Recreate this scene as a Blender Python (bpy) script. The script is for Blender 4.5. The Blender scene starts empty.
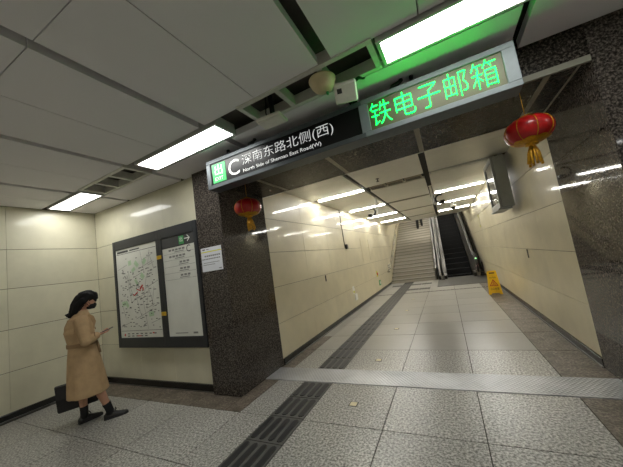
import bpy, bmesh, math, random
from mathutils import Vector, Matrix

random.seed(7)
S = bpy.context.scene
COL = S.collection

# ------------------------------------------------------------------ camera
YAW, PITCH, ROLL = math.radians(-25.32), math.radians(6.21), math.radians(-8.466)
FOCAL_PX = 274.0
CAM_H = 1.5
cy, sy, cp, sp = math.cos(YAW), math.sin(YAW), math.cos(PITCH), math.sin(PITCH)
right0 = Vector((cy, -sy, 0)); fwd = Vector((sy * cp, cy * cp, sp)); up0 = right0.cross(fwd)
right = right0 * math.cos(ROLL) + up0 * math.sin(ROLL)
up = -right0 * math.sin(ROLL) + up0 * math.cos(ROLL)
cam_data = bpy.data.cameras.new('camera')
cam = bpy.data.objects.new('camera', cam_data)
COL.objects.link(cam)
m = Matrix((right, up, -fwd)).transposed().to_4x4()
m.translation = Vector((0, 0, CAM_H))
cam.matrix_world = m
cam_data.sensor_fit = 'HORIZONTAL'
cam_data.sensor_width = 36.0
cam_data.lens = FOCAL_PX / 623.0 * 36.0
cam_data.clip_start = 0.02
S.camera = cam

# ------------------------------------------------------------------ world and exposure
world = bpy.data.worlds.new('World'); S.world = world
world.use_nodes = True
world.node_tree.nodes['Background'].inputs[0].default_value = (0.02, 0.02, 0.02, 1)
world.node_tree.nodes['Background'].inputs[1].default_value = 0.0
vs = S.view_settings
vs.view_transform = 'Standard'; vs.look = 'None'; vs.gamma = 1.0; vs.use_curve_mapping = False
vs.exposure = 1.35
LOBBY_LAMP = 6.5        # emission strength of the lobby panel lights
CORRIDOR_LAMP = 29.0     # emission strength of the corridor strip lights
STAIR_FILL = 16.0  # emission strength of the lights added over the stairs
LED_GLOW = 5.5

# ------------------------------------------------------------------ materials
MATS = {}
def new_mat(name):
    mt = bpy.data.materials.new(name); mt.use_nodes = True
    nt = mt.node_tree; b = nt.nodes['Principled BSDF']
    MATS[name] = mt
    return mt, nt, b

def lin(c):
    return tuple(((v / 255) / 12.92 if v / 255 <= 0.04045 else ((v / 255 + 0.055) / 1.055) ** 2.4) for v in c) + (1.0,)

def coords(nt, kind='Object', scale=None):
    tc = nt.nodes.new('ShaderNodeTexCoord')
    if scale is None:
        return tc.outputs[kind]
    mp = nt.nodes.new('ShaderNodeMapping'); mp.inputs['Scale'].default_value = scale
    nt.links.new(tc.outputs[kind], mp.inputs['Vector'])
    return mp.outputs[0]

def world_pos(nt):
    return nt.nodes.new('ShaderNodeNewGeometry').outputs['Position']

def ramp(nt, fac, stops):
    r = nt.nodes.new('ShaderNodeValToRGB')
    while len(r.color_ramp.elements) < len(stops):
        r.color_ramp.elements.new(0.5)
    for e, (p, c) in zip(r.color_ramp.elements, stops):
        e.position = p; e.color = c
    nt.links.new(fac, r.inputs[0])
    return r.outputs[0]

def noise(nt, vec, scale, detail=3, rough=0.5):
    n = nt.nodes.new('ShaderNodeTexNoise')
    n.inputs['Scale'].default_value = scale; n.inputs['Detail'].default_value = detail
    n.inputs['Roughness'].default_value = rough
    nt.links.new(vec, n.inputs['Vector'])
    return n.outputs['Fac']

def mix(nt, a, b, fac, mode='MIX'):
    n = nt.nodes.new('ShaderNodeMix'); n.data_type = 'RGBA'; n.blend_type = mode
    for s, v in ((6, a), (7, b)):
        if hasattr(v, 'is_linked') or hasattr(v, 'links'):
            nt.links.new(v, n.inputs[s])
        else:
            n.inputs[s].default_value = v
    if isinstance(fac, (int, float)):
        n.inputs[0].default_value = fac
    else:
        nt.links.new(fac, n.inputs[0])
    return n.outputs[2]

def bump(nt, b, height, strength, dist=0.002):
    n = nt.nodes.new('ShaderNodeBump'); n.inputs['Strength'].default_value = strength
    n.inputs['Distance'].default_value = dist
    nt.links.new(height, n.inputs['Height']); nt.links.new(n.outputs[0], b.inputs['Normal'])

def plain(name, rgb, rough=0.5, metal=0.0, spec=0.5, vary=0.06, scale=20, coat=0.0, rel=0.0):
    """A surface of one colour with a little procedural mottling."""
    mt, nt, b = new_mat(name)
    c = lin(rgb)
    f = noise(nt, coords(nt), scale, 3)
    lo = tuple(v * (1 - vary) for v in c[:3]) + (1,); hi = tuple(min(1, v * (1 + vary)) for v in c[:3]) + (1,)
    nt.links.new(ramp(nt, f, [(0.3, lo), (0.7, hi)]), b.inputs['Base Color'])
    b.inputs['Roughness'].default_value = rough; b.inputs['Metallic'].default_value = metal
    b.inputs['Specular IOR Level'].default_value = spec
    b.inputs['Coat Weight'].default_value = coat; b.inputs['Coat Roughness'].default_value = 0.05
    if rel:
        bump(nt, b, f, rel)
    return mt

def glow(name, rgb, strength, lensbase=(230, 230, 225)):
    mt, nt, b = new_mat(name)
    b.inputs['Base Color'].default_value = lin(lensbase)
    b.inputs['Emission Color'].default_value = rgb + (1,)
    b.inputs['Emission Strength'].default_value = strength
    b.inputs['Roughness'].default_value = 0.4
    return mt

def per_piece(nt, colour, amount):
    oi = nt.nodes.new('ShaderNodeObjectInfo')
    r = ramp(nt, oi.outputs['Random'], [(0.0, (1 - amount,) * 3 + (1,)), (1.0, (1 + amount * 0.3,) * 3 + (1,))])
    return mix(nt, colour, r, 1.0, 'MULTIPLY')

def granite(name, lo, mid, hi, rough, size=160, amount=0.08, stain=None, rgh_var=0.0, spec=0.5):
    mt, nt, b = new_mat(name)
    p = world_pos(nt)
    f = noise(nt, p, size, 2, 0.7)
    c = ramp(nt, f, [(0.36, lin(lo)), (0.5, lin(mid)), (0.66, lin(hi))])
    g = noise(nt, p, 1.7, 4, 0.6)
    c = mix(nt, c, ramp(nt, g, [(0.3, (0.92, 0.915, 0.905, 1)), (0.7, (1, 1, 1, 1))]), 1.0, 'MULTIPLY')
    if stain:
        s = noise(nt, p, 5.5, 5, 0.65)
        c = mix(nt, c, lin(stain), ramp(nt, s, [(0.42, (0, 0, 0, 1)), (0.66, (0.75, 0.75, 0.75, 1))]))
    c = per_piece(nt, c, amount)
    nt.links.new(c, b.inputs['Base Color'])
    r = ramp(nt, noise(nt, p, 3, 3), [(0.3, (rough - rgh_var,) * 3 + (1,)), (0.7, (rough + rgh_var,) * 3 + (1,))])
    nt.links.new(r, b.inputs['Roughness'])
    b.inputs['Specular IOR Level'].default_value = spec
    return mt

granite('floor_granite_far', (158, 156, 150), (160, 158, 152), (162, 160, 154), 0.30, 20, 0.1)
granite('floor_granite', (98, 96, 92), (160, 158, 152), (212, 210, 204), 0.30, 52, 0.1)
granite('border_granite', (78, 70, 61), (120, 110, 98), (156, 145, 132), 0.42, 40, 0.1, stain=(72, 62, 50))
granite('column_granite', (36, 33, 31), (66, 61, 57), (110, 102, 95), 0.05, 60, 0.0, spec=0.26)
granite('soffit_granite', (18, 16, 15), (46, 42, 38), (100, 92, 84), 0.25, 48, 0.0, spec=0.12)
granite('stair_stone', (150, 145, 133), (156, 151, 140), (164, 159, 148), 0.4, 90, 0.14)

def wall_mat(name, rgb, rough):
    mt, nt, b = new_mat(name)
    p = world_pos(nt)
    f = noise(nt, p, 2.2, 4, 0.6)
    c = lin(rgb)
    col = ramp(nt, f, [(0.3, tuple(v * 0.9 for v in c[:3]) + (1,)), (0.7, tuple(min(1, v * 1.05) for v in c[:3]) + (1,))])
    nt.links.new(per_piece(nt, col, 0.05), b.inputs['Base Color'])
    b.inputs['Roughness'].default_value = 0.45
    b.inputs['Coat Weight'].default_value = 0.4; b.inputs['Coat Roughness'].default_value = rough
    b.inputs['Coat IOR'].default_value = 1.5
    return mt
wall_mat('lobby_panel', (212, 207, 182), 0.06)
wall_mat('corridor_panel', (216, 207, 178), 0.07)
plain('panel_joint', (92, 80, 60), 0.8)
plain('floor_joint', (58, 54, 48), 0.8)
plain('dark_void', (16, 15, 14), 0.9)
plain('plenum', (100, 96, 88), 0.9)
plain('ceiling_panel', (232, 229, 232), 0.62, vary=0.03, scale=300)
plain('ceiling_cream', (228, 225, 214), 0.3, vary=0.03, scale=6)
plain('ceiling_edge', (128, 126, 112), 0.6)
plain('vent_tan', (168, 160, 138), 0.6)
plain('strip_beige', (150, 143, 126), 0.5)
plain('nosing_dark', (118, 112, 100), 0.6)
plain('slot_dark', (44, 40, 34), 0.7)
plain('lamp_metal', (200, 200, 198), 0.35, metal=0.2)
plain('louvre_white', (206, 204, 196), 0.5)
plain('baseboard_black', (22, 21, 20), 0.22)
plain('steel', (176, 174, 170), 0.22, metal=1.0, vary=0.05, scale=6)
plain('steel_dull', (120, 118, 114), 0.4, metal=0.9, vary=0.08, scale=8)
plain('black_rubber', (14, 14, 14), 0.4)
plain('black_metal', (24, 24, 25), 0.4)
plain('tactile_base', (80, 79, 76), 0.55, vary=0.12, scale=12)
plain('tactile_bar', (30, 30, 30), 0.5, vary=0.15, scale=12)
plain('sign_grey', (84, 90, 94), 0.4, metal=0.35)
plain('sign_light_grey', (104, 112, 114), 0.6)
plain('sign_black', (18, 18, 20), 0.3, coat=0.0, spec=0.35)
plain('led_board', (78, 76, 50), 0.5, vary=0.1, scale=200)
plain('print_white', (226, 226, 222), 0.5)
plain('print_grey', (120, 120, 118), 0.6)
plain('print_dark', (58, 58, 58), 0.6)
plain('print_red', (188, 46, 40), 0.6)
plain('print_green', (60, 150, 84), 0.6)
plain('print_yellow', (206, 204, 60), 0.6)
plain('print_pale_green', (168, 196, 160), 0.6)
plain('board_frame', (52, 54, 58), 0.35, metal=0.3)
plain('paper_white', (214, 216, 222), 0.6, vary=0.02)
plain('map_sheet', (216, 217, 209), 0.22, vary=0.05, scale=4, coat=0.4)
plain('brass_yellow', (202, 164, 40), 0.4)
plain('lantern_red', (176, 14, 18), 0.32, vary=0.1, scale=30, coat=0.2)
plain('lantern_gold', (206, 152, 34), 0.4, metal=0.45, vary=0.25, scale=60)
plain('cream_plastic', (206, 190, 150), 0.45)
plain('white_plastic', (228, 226, 216), 0.45)
plain('coat_khaki', (184, 154, 116), 0.85, vary=0.1, scale=14, rel=0.2)
plain('coat_khaki_dark', (150, 122, 90), 0.85, vary=0.1, scale=14)
plain('skin', (196, 148, 122), 0.55, vary=0.05)
plain('leg_skin', (158, 116, 94), 0.6, vary=0.05)
plain('hair_black', (13, 11, 11), 0.7, spec=0.25, vary=0.3, scale=60)
plain('cloth_black', (16, 16, 18), 0.8, vary=0.2, scale=40)
plain('leather_black', (24, 21, 22), 0.5, vary=0.2, scale=30)
plain('shoe_sole', (36, 36, 38), 0.6)
plain('eye_white', (220, 216, 210), 0.3)
plain('phone_body', (80, 82, 96), 0.25)
plain('caution_yellow', (236, 186, 20), 0.45, vary=0.05)
plain('caution_print', (60, 40, 20), 0.6)
plain('screen_dark', (30, 33, 36), 0.12, coat=0.6)
plain('display_case', (160, 164, 164), 0.45)
plain('landing_metal', (70, 68, 66), 0.45, metal=0.5, vary=0.1, scale=8)
plain('cladding_steel', (66, 64, 61), 0.3, metal=1.0, vary=0.08, scale=5)
plain('escalator_step', (14, 14, 15), 0.6, spec=0.2, vary=0.2)
plain('escalator_glass', (46, 46, 48), 0.12, metal=0.7)
plain('plate_cream', (214, 206, 168), 0.5)
glow('lobby_lamp', (1.0, 1.0, 0.96), LOBBY_LAMP)
glow('corridor_lamp', (1.0, 0.98, 0.91), CORRIDOR_LAMP)
glow('stair_fill_glow', (1.0, 0.96, 0.86), STAIR_FILL)
glow('led_green', (0.0, 1.0, 0.05), LED_GLOW, (20, 60, 40))
glow('sign_white_glow', (0.95, 0.97, 1.0), 0.17)
glow('sign_green_glow', (0.06, 0.62, 0.17), 0.2, (40, 160, 80))
glow('indicator_green', (0.05, 1.0, 0.2), 0.35)
glow('indicator_red', (1.0, 0.08, 0.05), 0.2)

# diamond tread plate
mt, nt, b = new_mat('tread_plate')
p = world_pos(nt)
def wave(vec_rot, sc):
    mp = nt.nodes.new('ShaderNodeMapping'); mp.inputs['Rotation'].default_value = (0, 0, vec_rot)
    nt.links.new(p, mp.inputs['Vector'])
    w = nt.nodes.new('ShaderNodeTexWave'); w.inputs['Scale'].default_value = sc
    nt.links.new(mp.outputs[0], w.inputs['Vector'])
    return w.outputs['Fac']
mu = nt.nodes.new('ShaderNodeMath'); mu.operation = 'MULTIPLY'
nt.links.new(wave(math.radians(38), 9), mu.inputs[0]); nt.links.new(wave(math.radians(-38), 9), mu.inputs[1])
bump(nt, b, mu.outputs[0], 1.0, 0.003)
dirt = noise(nt, p, 2.0, 4)
nt.links.new(ramp(nt, dirt, [(0.3, lin((150, 152, 155))), (0.7, lin((196, 198, 202)))]), b.inputs['Base Color'])
b.inputs['Metallic'].default_value = 0.55; b.inputs['Roughness'].default_value = 0.34

# ------------------------------------------------------------------ geometry helpers
def M_(name):
    return MATS[name] if name else None

def link(name, mesh, mat=None, parent=None, loc=None, smooth=False):
    if mat and not mesh.materials:
        mesh.materials.append(M_(mat))
    o = bpy.data.objects.new(name, mesh); COL.objects.link(o)
    if parent is not None:
        o.parent = parent
    if loc is not None:
        o.location = loc
    if smooth:
        for f in mesh.polygons:
            f.use_smooth = True
    return o

def mesh_of(name, verts, faces):
    me = bpy.data.meshes.new(name); me.from_pydata([tuple(v) for v in verts], [], faces); me.update()
    return me

BOXES = {}
def box_mesh(d, bev, mat):
    key = (round(d[0], 4), round(d[1], 4), round(d[2], 4), bev, mat)
    if key in BOXES:
        return BOXES[key]
    bm = bmesh.new()
    bmesh.ops.create_cube(bm, size=1.0)
    bmesh.ops.scale(bm, vec=d, verts=bm.verts)
    if bev:
        bmesh.ops.bevel(bm, geom=list(bm.edges), offset=bev, segments=1, affect='EDGES', profile=0.5)
    me = bpy.data.meshes.new('block'); bm.to_mesh(me); bm.free()
    me.materials.append(M_(mat))
    BOXES[key] = me
    return me

def box(name, lo, hi, mat, parent=None, bev=0.0, rot=None):
    """An axis-aligned block from corner lo to corner hi, its origin at its centre (coordinates of the parent)."""
    d = tuple(hi[i] - lo[i] for i in range(3))
    o = link(name, box_mesh(d, bev, mat), None, parent, tuple((hi[i] + lo[i]) / 2 for i in range(3)))
    if rot:
        o.rotation_euler = rot
    return o

def multi_box(name, items, mat, parent=None):
    verts, faces = [], []
    for lo, hi in items:
        n = len(verts)
        for z in (lo[2], hi[2]):
            verts += [(lo[0], lo[1], z), (hi[0], lo[1], z), (hi[0], hi[1], z), (lo[0], hi[1], z)]
        faces += [tuple(n + i for i in f) for f in ((3, 2, 1, 0), (4, 5, 6, 7), (0, 1, 5, 4), (1, 2, 6, 5), (2, 3, 7, 6), (3, 0, 4, 7))]
    return link(name, mesh_of(name, verts, faces), mat, parent)

def prism(name, pts, axis, a0, a1, mat, parent=None, loc=None):
    """Polygon pts swept along an axis (0 x, 1 y, 2 z) from a0 to a1; pts give the two other axes in order."""
    n = len(pts)
    def v(p, a):
        q = list(p); q.insert(axis, a); return tuple(q)
    verts = [v(p, a0) for p in pts] + [v(p, a1) for p in pts]
    faces = [tuple(range(n)), tuple(range(2 * n - 1, n - 1, -1))]
    faces += [(i, i + n, (i + 1) % n + n, (i + 1) % n) for i in range(n)]
    me = mesh_of(name, verts, faces)
    bm = bmesh.new(); bm.from_mesh(me); bmesh.ops.recalc_face_normals(bm, faces=bm.faces); bm.to_mesh(me); bm.free()
    return link(name, me, mat, parent, loc)

def tube_data(pts, rad, seg=10):
    pts = [Vector(p) for p in pts]
    rads = rad if isinstance(rad, (list, tuple)) else [rad] * len(pts)
    verts, faces = [], []
    t0 = (pts[1] - pts[0]).normalized()
    n = t0.orthogonal().normalized()
    for i, p in enumerate(pts):
        t = (pts[min(i + 1, len(pts) - 1)] - pts[max(i - 1, 0)]).normalized()
        n = (n - t * n.dot(t)).normalized()
        bb = t.cross(n)
        for k in range(seg):
            a = 2 * math.pi * k / seg
            verts.append(p + (n * math.cos(a) + bb * math.sin(a)) * rads[i])
    for i in range(len(pts) - 1):
        for k in range(seg):
            a, c = i * seg + k, i * seg + (k + 1) % seg
            faces.append((a, c, c + seg, a + seg))
    faces.append(tuple(range(seg - 1, -1, -1)))
    q = (len(pts) - 1) * seg
    faces.append(tuple(q + k for k in range(seg)))
    return verts, faces

def tube(name, pts, rad, mat, parent=None, seg=10):
    v, f = tube_data(pts, rad, seg)
    return link(name, mesh_of(name, v, f), mat, parent, smooth=True)

def lathe(name, prof, mat, parent=None, seg=24, loc=None, smooth=True):
    verts, faces = [], []
    for r, z in prof:
        for k in range(seg):
            a = 2 * math.pi * k / seg
            verts.append((r * math.cos(a), r * math.sin(a), z))
    for i in range(len(prof) - 1):
        for k in range(seg):
            a, c = i * seg + k, i * seg + (k + 1) % seg
            faces.append((a, c, c + seg, a + seg))
    faces.append(tuple(range(seg - 1, -1, -1)))
    q = (len(prof) - 1) * seg
    faces.append(tuple(q + k for k in range(seg)))
    return link(name, mesh_of(name, verts, faces), mat, parent, loc, smooth)

def empty(name, loc=(0, 0, 0), rz=0.0):
    o = bpy.data.objects.new(name, None); COL.objects.link(o)
    o.location = loc; o.rotation_euler = (0, 0, rz); o.empty_display_size = 0.1
    return o

def tag(o, label, cat, group=None, kind=None):
    o['label'] = label; o['category'] = cat
    if group: o['group'] = group
    if kind: o['kind'] = kind
    return o

def struct(o, label, cat):
    return tag(o, label, cat, kind='structure')

def copy_tree(o, parent=None):
    c = o.copy(); COL.objects.link(c); c.parent = parent
    for ch in [x for x in o.children]:
        copy_tree(ch, c)
    return c

def text(name, body, x0, x1, z0, z1, mat, parent=None, y=0.0, depth=0.002, thin=0.0):
    """Lettering fitted into x0..x1, z0..z1 on a plane that faces -Y; thin > 0 slims the strokes."""
    cu = bpy.data.curves.new(name, 'FONT'); cu.body = body; cu.resolution_u = 3; cu.offset = -thin
    t = bpy.data.objects.new(name, cu); COL.objects.link(t)
    bpy.context.view_layer.update()
    dg = bpy.context.evaluated_depsgraph_get()
    me = bpy.data.meshes.new_from_object(t.evaluated_get(dg))
    bpy.data.objects.remove(t); bpy.data.curves.remove(cu)
    xs = [v.co.x for v in me.vertices]; ys = [v.co.y for v in me.vertices]
    ax, bx_, ay, by = min(xs), max(xs), min(ys), max(ys)
    kx, kz = (x1 - x0) / (bx_ - ax), (z1 - z0) / (by - ay)
    for v in me.vertices:
        v.co = Vector((x0 + (v.co.x - ax) * kx, y, z0 + (v.co.y - ay) * kz))
    bm = bmesh.new(); bm.from_mesh(me)
    r = bmesh.ops.extrude_face_region(bm, geom=list(bm.faces))
    bmesh.ops.translate(bm, vec=(0, -depth, 0), verts=[g for g in r['geom'] if isinstance(g, bmesh.types.BMVert)])
    bmesh.ops.recalc_face_normals(bm, faces=bm.faces)
    bm.to_mesh(me); bm.free()
    me.materials.clear()
    return link(name, me, mat, parent)

def arc(cx, cz, r, a0, a1, n):
    return [(cx + r * math.cos(math.radians(a0 + (a1 - a0) * i / n)), cz + r * math.sin(math.radians(a0 + (a1 - a0) * i / n))) for i in range(n + 1)]

# ------------------------------------------------------------------ main dimensions (metres, camera above the origin)
XL, XR = -2.57, 1.245          # corridor side walls
WALLX = -5.68                  # lobby left wall
YB = 2.80                      # lobby back wall with the map
YC = 2.73                      # front of columns and beam
YCL, YCR = 3.74, 3.90          # rear of the columns
ZC, ZS, ZK = 3.00, 2.70, 2.92  # lobby ceiling, beam underside, corridor ceiling
LX1, LY0 = 6.0, -4.7           # lobby extents outside the frame
YST = 13.30                    # foot of the stairs
ROWS = [0.095, 0.63, 1.205, 1.78, 2.35]
TILE = 0.785

# ------------------------------------------------------------------ floor
floor = box('floor', (WALLX - 0.1, LY0, -0.2), (LX1, 13.9, -0.006), 'floor_joint')
struct(floor, 'speckled grey granite tile floor of the lobby and the passage', 'floor')
floor_loc = floor.location.copy()
def fpart(name, x0, x1, y0, y1, mat, z=0.0, th=0.02, gap=0.004, bev=0.001):
    o = box(name, (x0 + gap, y0 + gap, z - th), (x1 - gap, y1 - gap, z), mat, None, bev)
    o.parent = floor; o.location = o.location - floor_loc
    return o
xs_main = [-1.55, -0.765, 0.02, 0.81]
# lobby tiles
xl = [-5.60, -4.71, -3.925, -3.14, -2.35, -1.95]
xr = [-1.55 + TILE * i for i in range(0, 10)]
yl = [2.445 - TILE * i for i in range(0, 10)]
for i in range(len(yl) - 1):
    for a in range(len(xl) - 1):
        fpart('floor_tile', xl[a], xl[a + 1], yl[i + 1], yl[i], 'floor_granite')
    for a in range(len(xr) - 1):
        fpart('floor_tile', xr[a], xr[a + 1], yl[i + 1], yl[i], 'floor_granite')
# strip of tiles between that grid and the tread plate
for a, c in ((-2.35, -1.95), (-1.55, -0.765), (-0.765, 0.02), (0.02, 0.81)):
    fpart('floor_tile', a, c, 2.445, 3.245, 'floor_granite')
fpart('border_tile', 0.81, XR, 2.445, 3.245, 'border_granite')
fpart('border_tile', XL, -2.35, 2.445, 3.245, 'border_granite')
for a, c in ((-5.68, -4.71), (-4.71, -3.925), (-3.925, -3.14), (-3.14, -2.57)):
    fpart('border_tile', a, c, 2.445, 2.80, 'border_granite')
for a, c in ((XR, 2.38), (2.38, 3.165), (3.165, 3.95), (3.95, 6.0)):
    fpart('border_tile', a, c, 2.445, 2.80, 'border_granite')
# corridor tiles
yk = [3.645 + TILE * i for i in range(0, 13)]
yk[-1] = YST + 0.02
for i in range(len(yk) - 1):
    y0, y1 = yk[i], yk[i + 1]
    FG = 'floor_granite' if i < 1 else 'floor_granite_far'      # speckle too fine to see farther down the passage
    fpart('border_tile', XL, -2.35, y0, y1, 'border_granite' if i < 2 else FG)
    if y0 < 10.9:
        fpart('floor_tile', -2.35, -1.95, y0, y1, FG)
        for a in range(3):
            fpart('floor_tile', xs_main[a], xs_main[a + 1], y0, y1, FG)
        fpart('border_tile', 0.81, XR, y0, y1, 'border_granite')
    elif y0 < 13.2:
        fpart('floor_tile', -2.35, -1.95, y0, y1, FG)
        for a, c in ((-1.55, -1.0), (-1.0, -0.5)):
            fpart('floor_tile', a, c, y0, y1, FG)
# tactile guiding strip: every tile with four raised bars
bar_len, bar_w = 0.345, 0.068
def bar_mesh():
    pts = [(-bar_len / 2 + bar_w / 2 + x, z) for x, z in [(0, 0)]]
    out = []
    for cx, a0 in ((bar_len / 2 - bar_w / 2, -90), (-(bar_len / 2 - bar_w / 2), 90)):
        for k in range(5):
            a = math.radians(a0 + 45 * k)
            out.append((bar_w / 2 * math.sin(a) * 0 + bar_w / 2 * math.sin(a) , cx + bar_w / 2 * math.cos(a)))
    ring = []
    for cyy, a0 in ((bar_len / 2 - bar_w / 2, 0), (-(bar_len / 2 - bar_w / 2), 180)):
        for k in range(5):
            a = math.radians(a0 + 45 * k)
            ring.append((bar_w / 2 * math.cos(a), cyy + bar_w / 2 * math.sin(a)))
    n = len(ring)
    v = [(x, y, 0) for x, y in ring] + [(x * 0.8, y * 0.97, 0.006) for x, y in ring]
    f = [tuple(range(n, 2 * n))] + [(i, (i + 1) % n, (i + 1) % n + n, i + n) for i in range(n)]
    me = mesh_of('bar', v, f); me.materials.append(M_('tactile_bar'))
    return me
BAR = bar_mesh()
def tactile(x0, y0, w=0.4, l=0.3925):
    t = fpart('tactile_tile', x0, x0 + w, y0, y0 + l, 'tactile_base', z=0.001)
    for k in range(4):
        link('bar', BAR, None, t, (-0.144 + 0.096 * k, 0, 0.01))
ty = 3.245 - 0.3925
while ty > -3.5:
    tactile(-1.95, ty); ty -= 0.3925
ty = 3.645
while ty < 12.0:
    tactile(-1.95, ty); ty += 0.3925
for a, c in ((-1.95, 12.1), (-1.55, 12.1), (-1.15, 12.1), (-1.55, 10.7), (-1.15, 10.7), (-1.95, 12.5), (-2.35, 12.1)):
    tactile(a, c)
# small inset marker plates in the tiles
for y in (2.81, 4.01, 5.62, 7.26, 8.81):
    f = fpart('marker_frame', -1.19, -1.09, y - 0.05, y + 0.05, 'black_metal', z=0.0015, th=0.01)
    link('marker_plate', box_mesh((0.07, 0.07, 0.006), 0, 'plate_cream'), None, f, (0, 0, 0.004))
# drain channel across the passage
dr = fpart('drain_channel', XL, XR, 10.02, 10.12, 'slot_dark', z=0.002)
for k in range(30):
    link('drain_slot', box_mesh((0.03, 0.08, 0.004), 0, 'steel_dull'), None, dr, (-1.8 + k * 0.124, 0, 0.009))

plate = box('tread_plate', (XL, 3.245, -0.004), (1.36, 3.645, 0.006), 'tread_plate', None, 0.002)
tag(plate, 'shiny metal tread plate strip across the passage entrance floor', 'floor plate')

# ------------------------------------------------------------------ walls with separate panels
def wall_panels(parent, fixed, side, axis, edges, rows, mat, th=0.02, gap=0.0035, vgap=0.0012):
    """Panels of a wall whose face stands at `fixed`; side +1 if the panels face the positive axis direction."""
    pl = parent.location
    for i in range(len(edges) - 1):
        for j in range(len(rows) - 1):
            a, c, z0, z1 = edges[i] + vgap, edges[i + 1] - vgap, rows[j] + gap, rows[j + 1] - gap
            f0, f1 = (fixed - th, fixed) if side > 0 else (fixed, fixed + th)
            if axis == 'x':
                o = box('wall_panel', (f0, a, z0), (f1, c, z1), mat, None, 0.001)
            else:
                o = box('wall_panel', (a, f0, z0), (c, f1, z1), mat, None, 0.001)
            o.parent = parent; o.location = o.location - pl

wl = box('wall_left', (WALLX - 0.2, LY0, 0), (WALLX - 0.012, 3.0, ZC + 0.4), 'panel_joint')
struct(wl, 'cream panelled wall behind the woman in the khaki coat', 'wall')
wall_panels(wl, WALLX, 1, 'x', [YB - 1.15 * i for i in range(7)][::-1], ROWS + [ZC], 'lobby_panel')
wb = box('wall_back', (WALLX, YB + 0.012, 0), (-3.03, YB + 0.3, ZC + 0.4), 'panel_joint')
struct(wb, 'cream panelled wall that carries the framed street map', 'wall')
wall_panels(wb, YB, -1, 'y', [WALLX, -4.61, -3.82, -3.03], ROWS + [ZC], 'lobby_panel')

kc = [YCL, 5.0, 6.25, 7.5, 8.75, 10.0, 11.25, 12.5, 13.75, 15.0]
wcl = box('wall_corridor_left', (XL - 0.2, YCL, 0), (XL - 0.012, 15.0, ZK + 0.3), 'panel_joint')
struct(wcl, 'cream glossy panelled side wall of the passage beside the tactile strip', 'wall')
wall_panels(wcl, XL, 1, 'x', kc, ROWS + [ZK + 0.02], 'corridor_panel')
kr = [YCR] + kc[1:]
wcr = box('wall_corridor_right', (XR + 0.012, YCR, 0), (XR + 0.2, 15.0, ZK + 0.3), 'panel_joint')
struct(wcr, 'cream glossy panelled side wall of the passage beside the escalator', 'wall')
wall_panels(wcr, XR, -1, 'x', kr, ROWS + [ZK + 0.02], 'corridor_panel')

# small fittings on the corridor walls are parts of the wall
def wpart(parent, name, lo, hi, mat, bev=0.0):
    o = box(name, lo, hi, mat, None, bev); o.parent = parent; o.location = o.location - parent.location
    return o
wpart(wcl, 'lock_cover', (XL, 5.80, 1.05), (XL + 0.008, 5.86, 1.19), 'slot_dark', 0.003)
wpart(wcr, 'lock_cover', (XR - 0.008, 5.87, 1.05), (XR, 5.93, 1.20), 'slot_dark', 0.003)
cable = wpart(wcl, 'cable_duct', (XL, 7.49, 1.80), (XL + 0.012, 7.515, ZK), 'slot_dark')
wpart(wcl, 'junction_box', (XL, 7.55, 1.77), (XL + 0.05, 7.68, 1.90), 'black_metal', 0.004)
hatch = wpart(wcl, 'service_hatch', (XL, 9.20, 1.32), (XL + 0.006, 10.0, 2.10), 'corridor_panel', 0.002)
wpart(wcl, 'service_hatch', (XL, 10.2, 1.32), (XL + 0.006, 10.8, 2.10), 'corridor_panel', 0.002)

# stairwell shell beyond the corridor
SLOPE = 0.52
def zst(y):
    return max(0.0, (y - YST) * SLOPE)
prof = [(13.0, -0.2), (26.0, zst(26.0) - 0.4), (26.0, zst(26) + 3.4), (15.0, ZK + 0.35), (15.0, ZK), (13.0, ZK)]
for x0, x1, nm, lb in ((XL - 0.25, XL - 0.021, 'wall_stair_left', 'cream side wall climbing along the stone stairs'), (XR + 0.021, XR + 0.25, 'wall_stair_right', 'cream side wall climbing along the escalator')):
    w = prism(nm, prof, 0, x0, x1, 'corridor_panel')
    struct(w, lb, 'wall')
top = box('wall_stair_end', (XL - 0.2, 26.0, 5), (XR + 0.2, 26.2, 11.5), 'corridor_panel')
struct(top, 'far end wall above the top of the stairs', 'wall')
sc_ = prism('ceiling_stair', [(15.0, ZK + 0.05), (26.2, zst(26.2) + 3.1), (26.2, zst(26.2) + 3.3), (15.0, ZK + 0.25)], 0, XL - 0.2, XR + 0.2, 'ceiling_cream')
struct(sc_, 'sloping cream ceiling above the stairs', 'ceiling')

# baseboards
def baseboard(name, lo, hi, lip_lo, lip_hi, label):
    o = box(name, lo, hi, 'baseboard_black', None, 0.003)
    struct(o, label, 'baseboard')
    l = box('lip', lip_lo, lip_hi, 'steel_dull', None, 0.001)
    l.parent = o; l.location = l.location - o.location
baseboard('baseboard_left', (WALLX, LY0, 0), (WALLX + 0.02, YB, 0.095), (WALLX + 0.02, LY0, 0), (WALLX + 0.034, YB - 0.04, 0.02), 'black baseboard under the cream wall behind the woman')
baseboard('baseboard_back', (WALLX, YB - 0.02, 0), (-3.03, YB, 0.095), (WALLX, YB - 0.03, 0), (-3.03, YB - 0.02, 0.012), 'black baseboard under the map wall')
baseboard('baseboard_corridor_left', (XL, YCL, 0), (XL + 0.02, YST, 0.095), (XL + 0.02, YCL, 0), (XL + 0.034, YST, 0.02), 'black baseboard along the passage wall beside the tactile strip')
baseboard('baseboard_corridor_right', (XR - 0.02, YCR, 0), (XR, 12.0, 0.095), (XR - 0.034, YCR, 0), (XR - 0.02, 12.0, 0.02), 'black baseboard along the passage wall behind the yellow caution sign')

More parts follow.
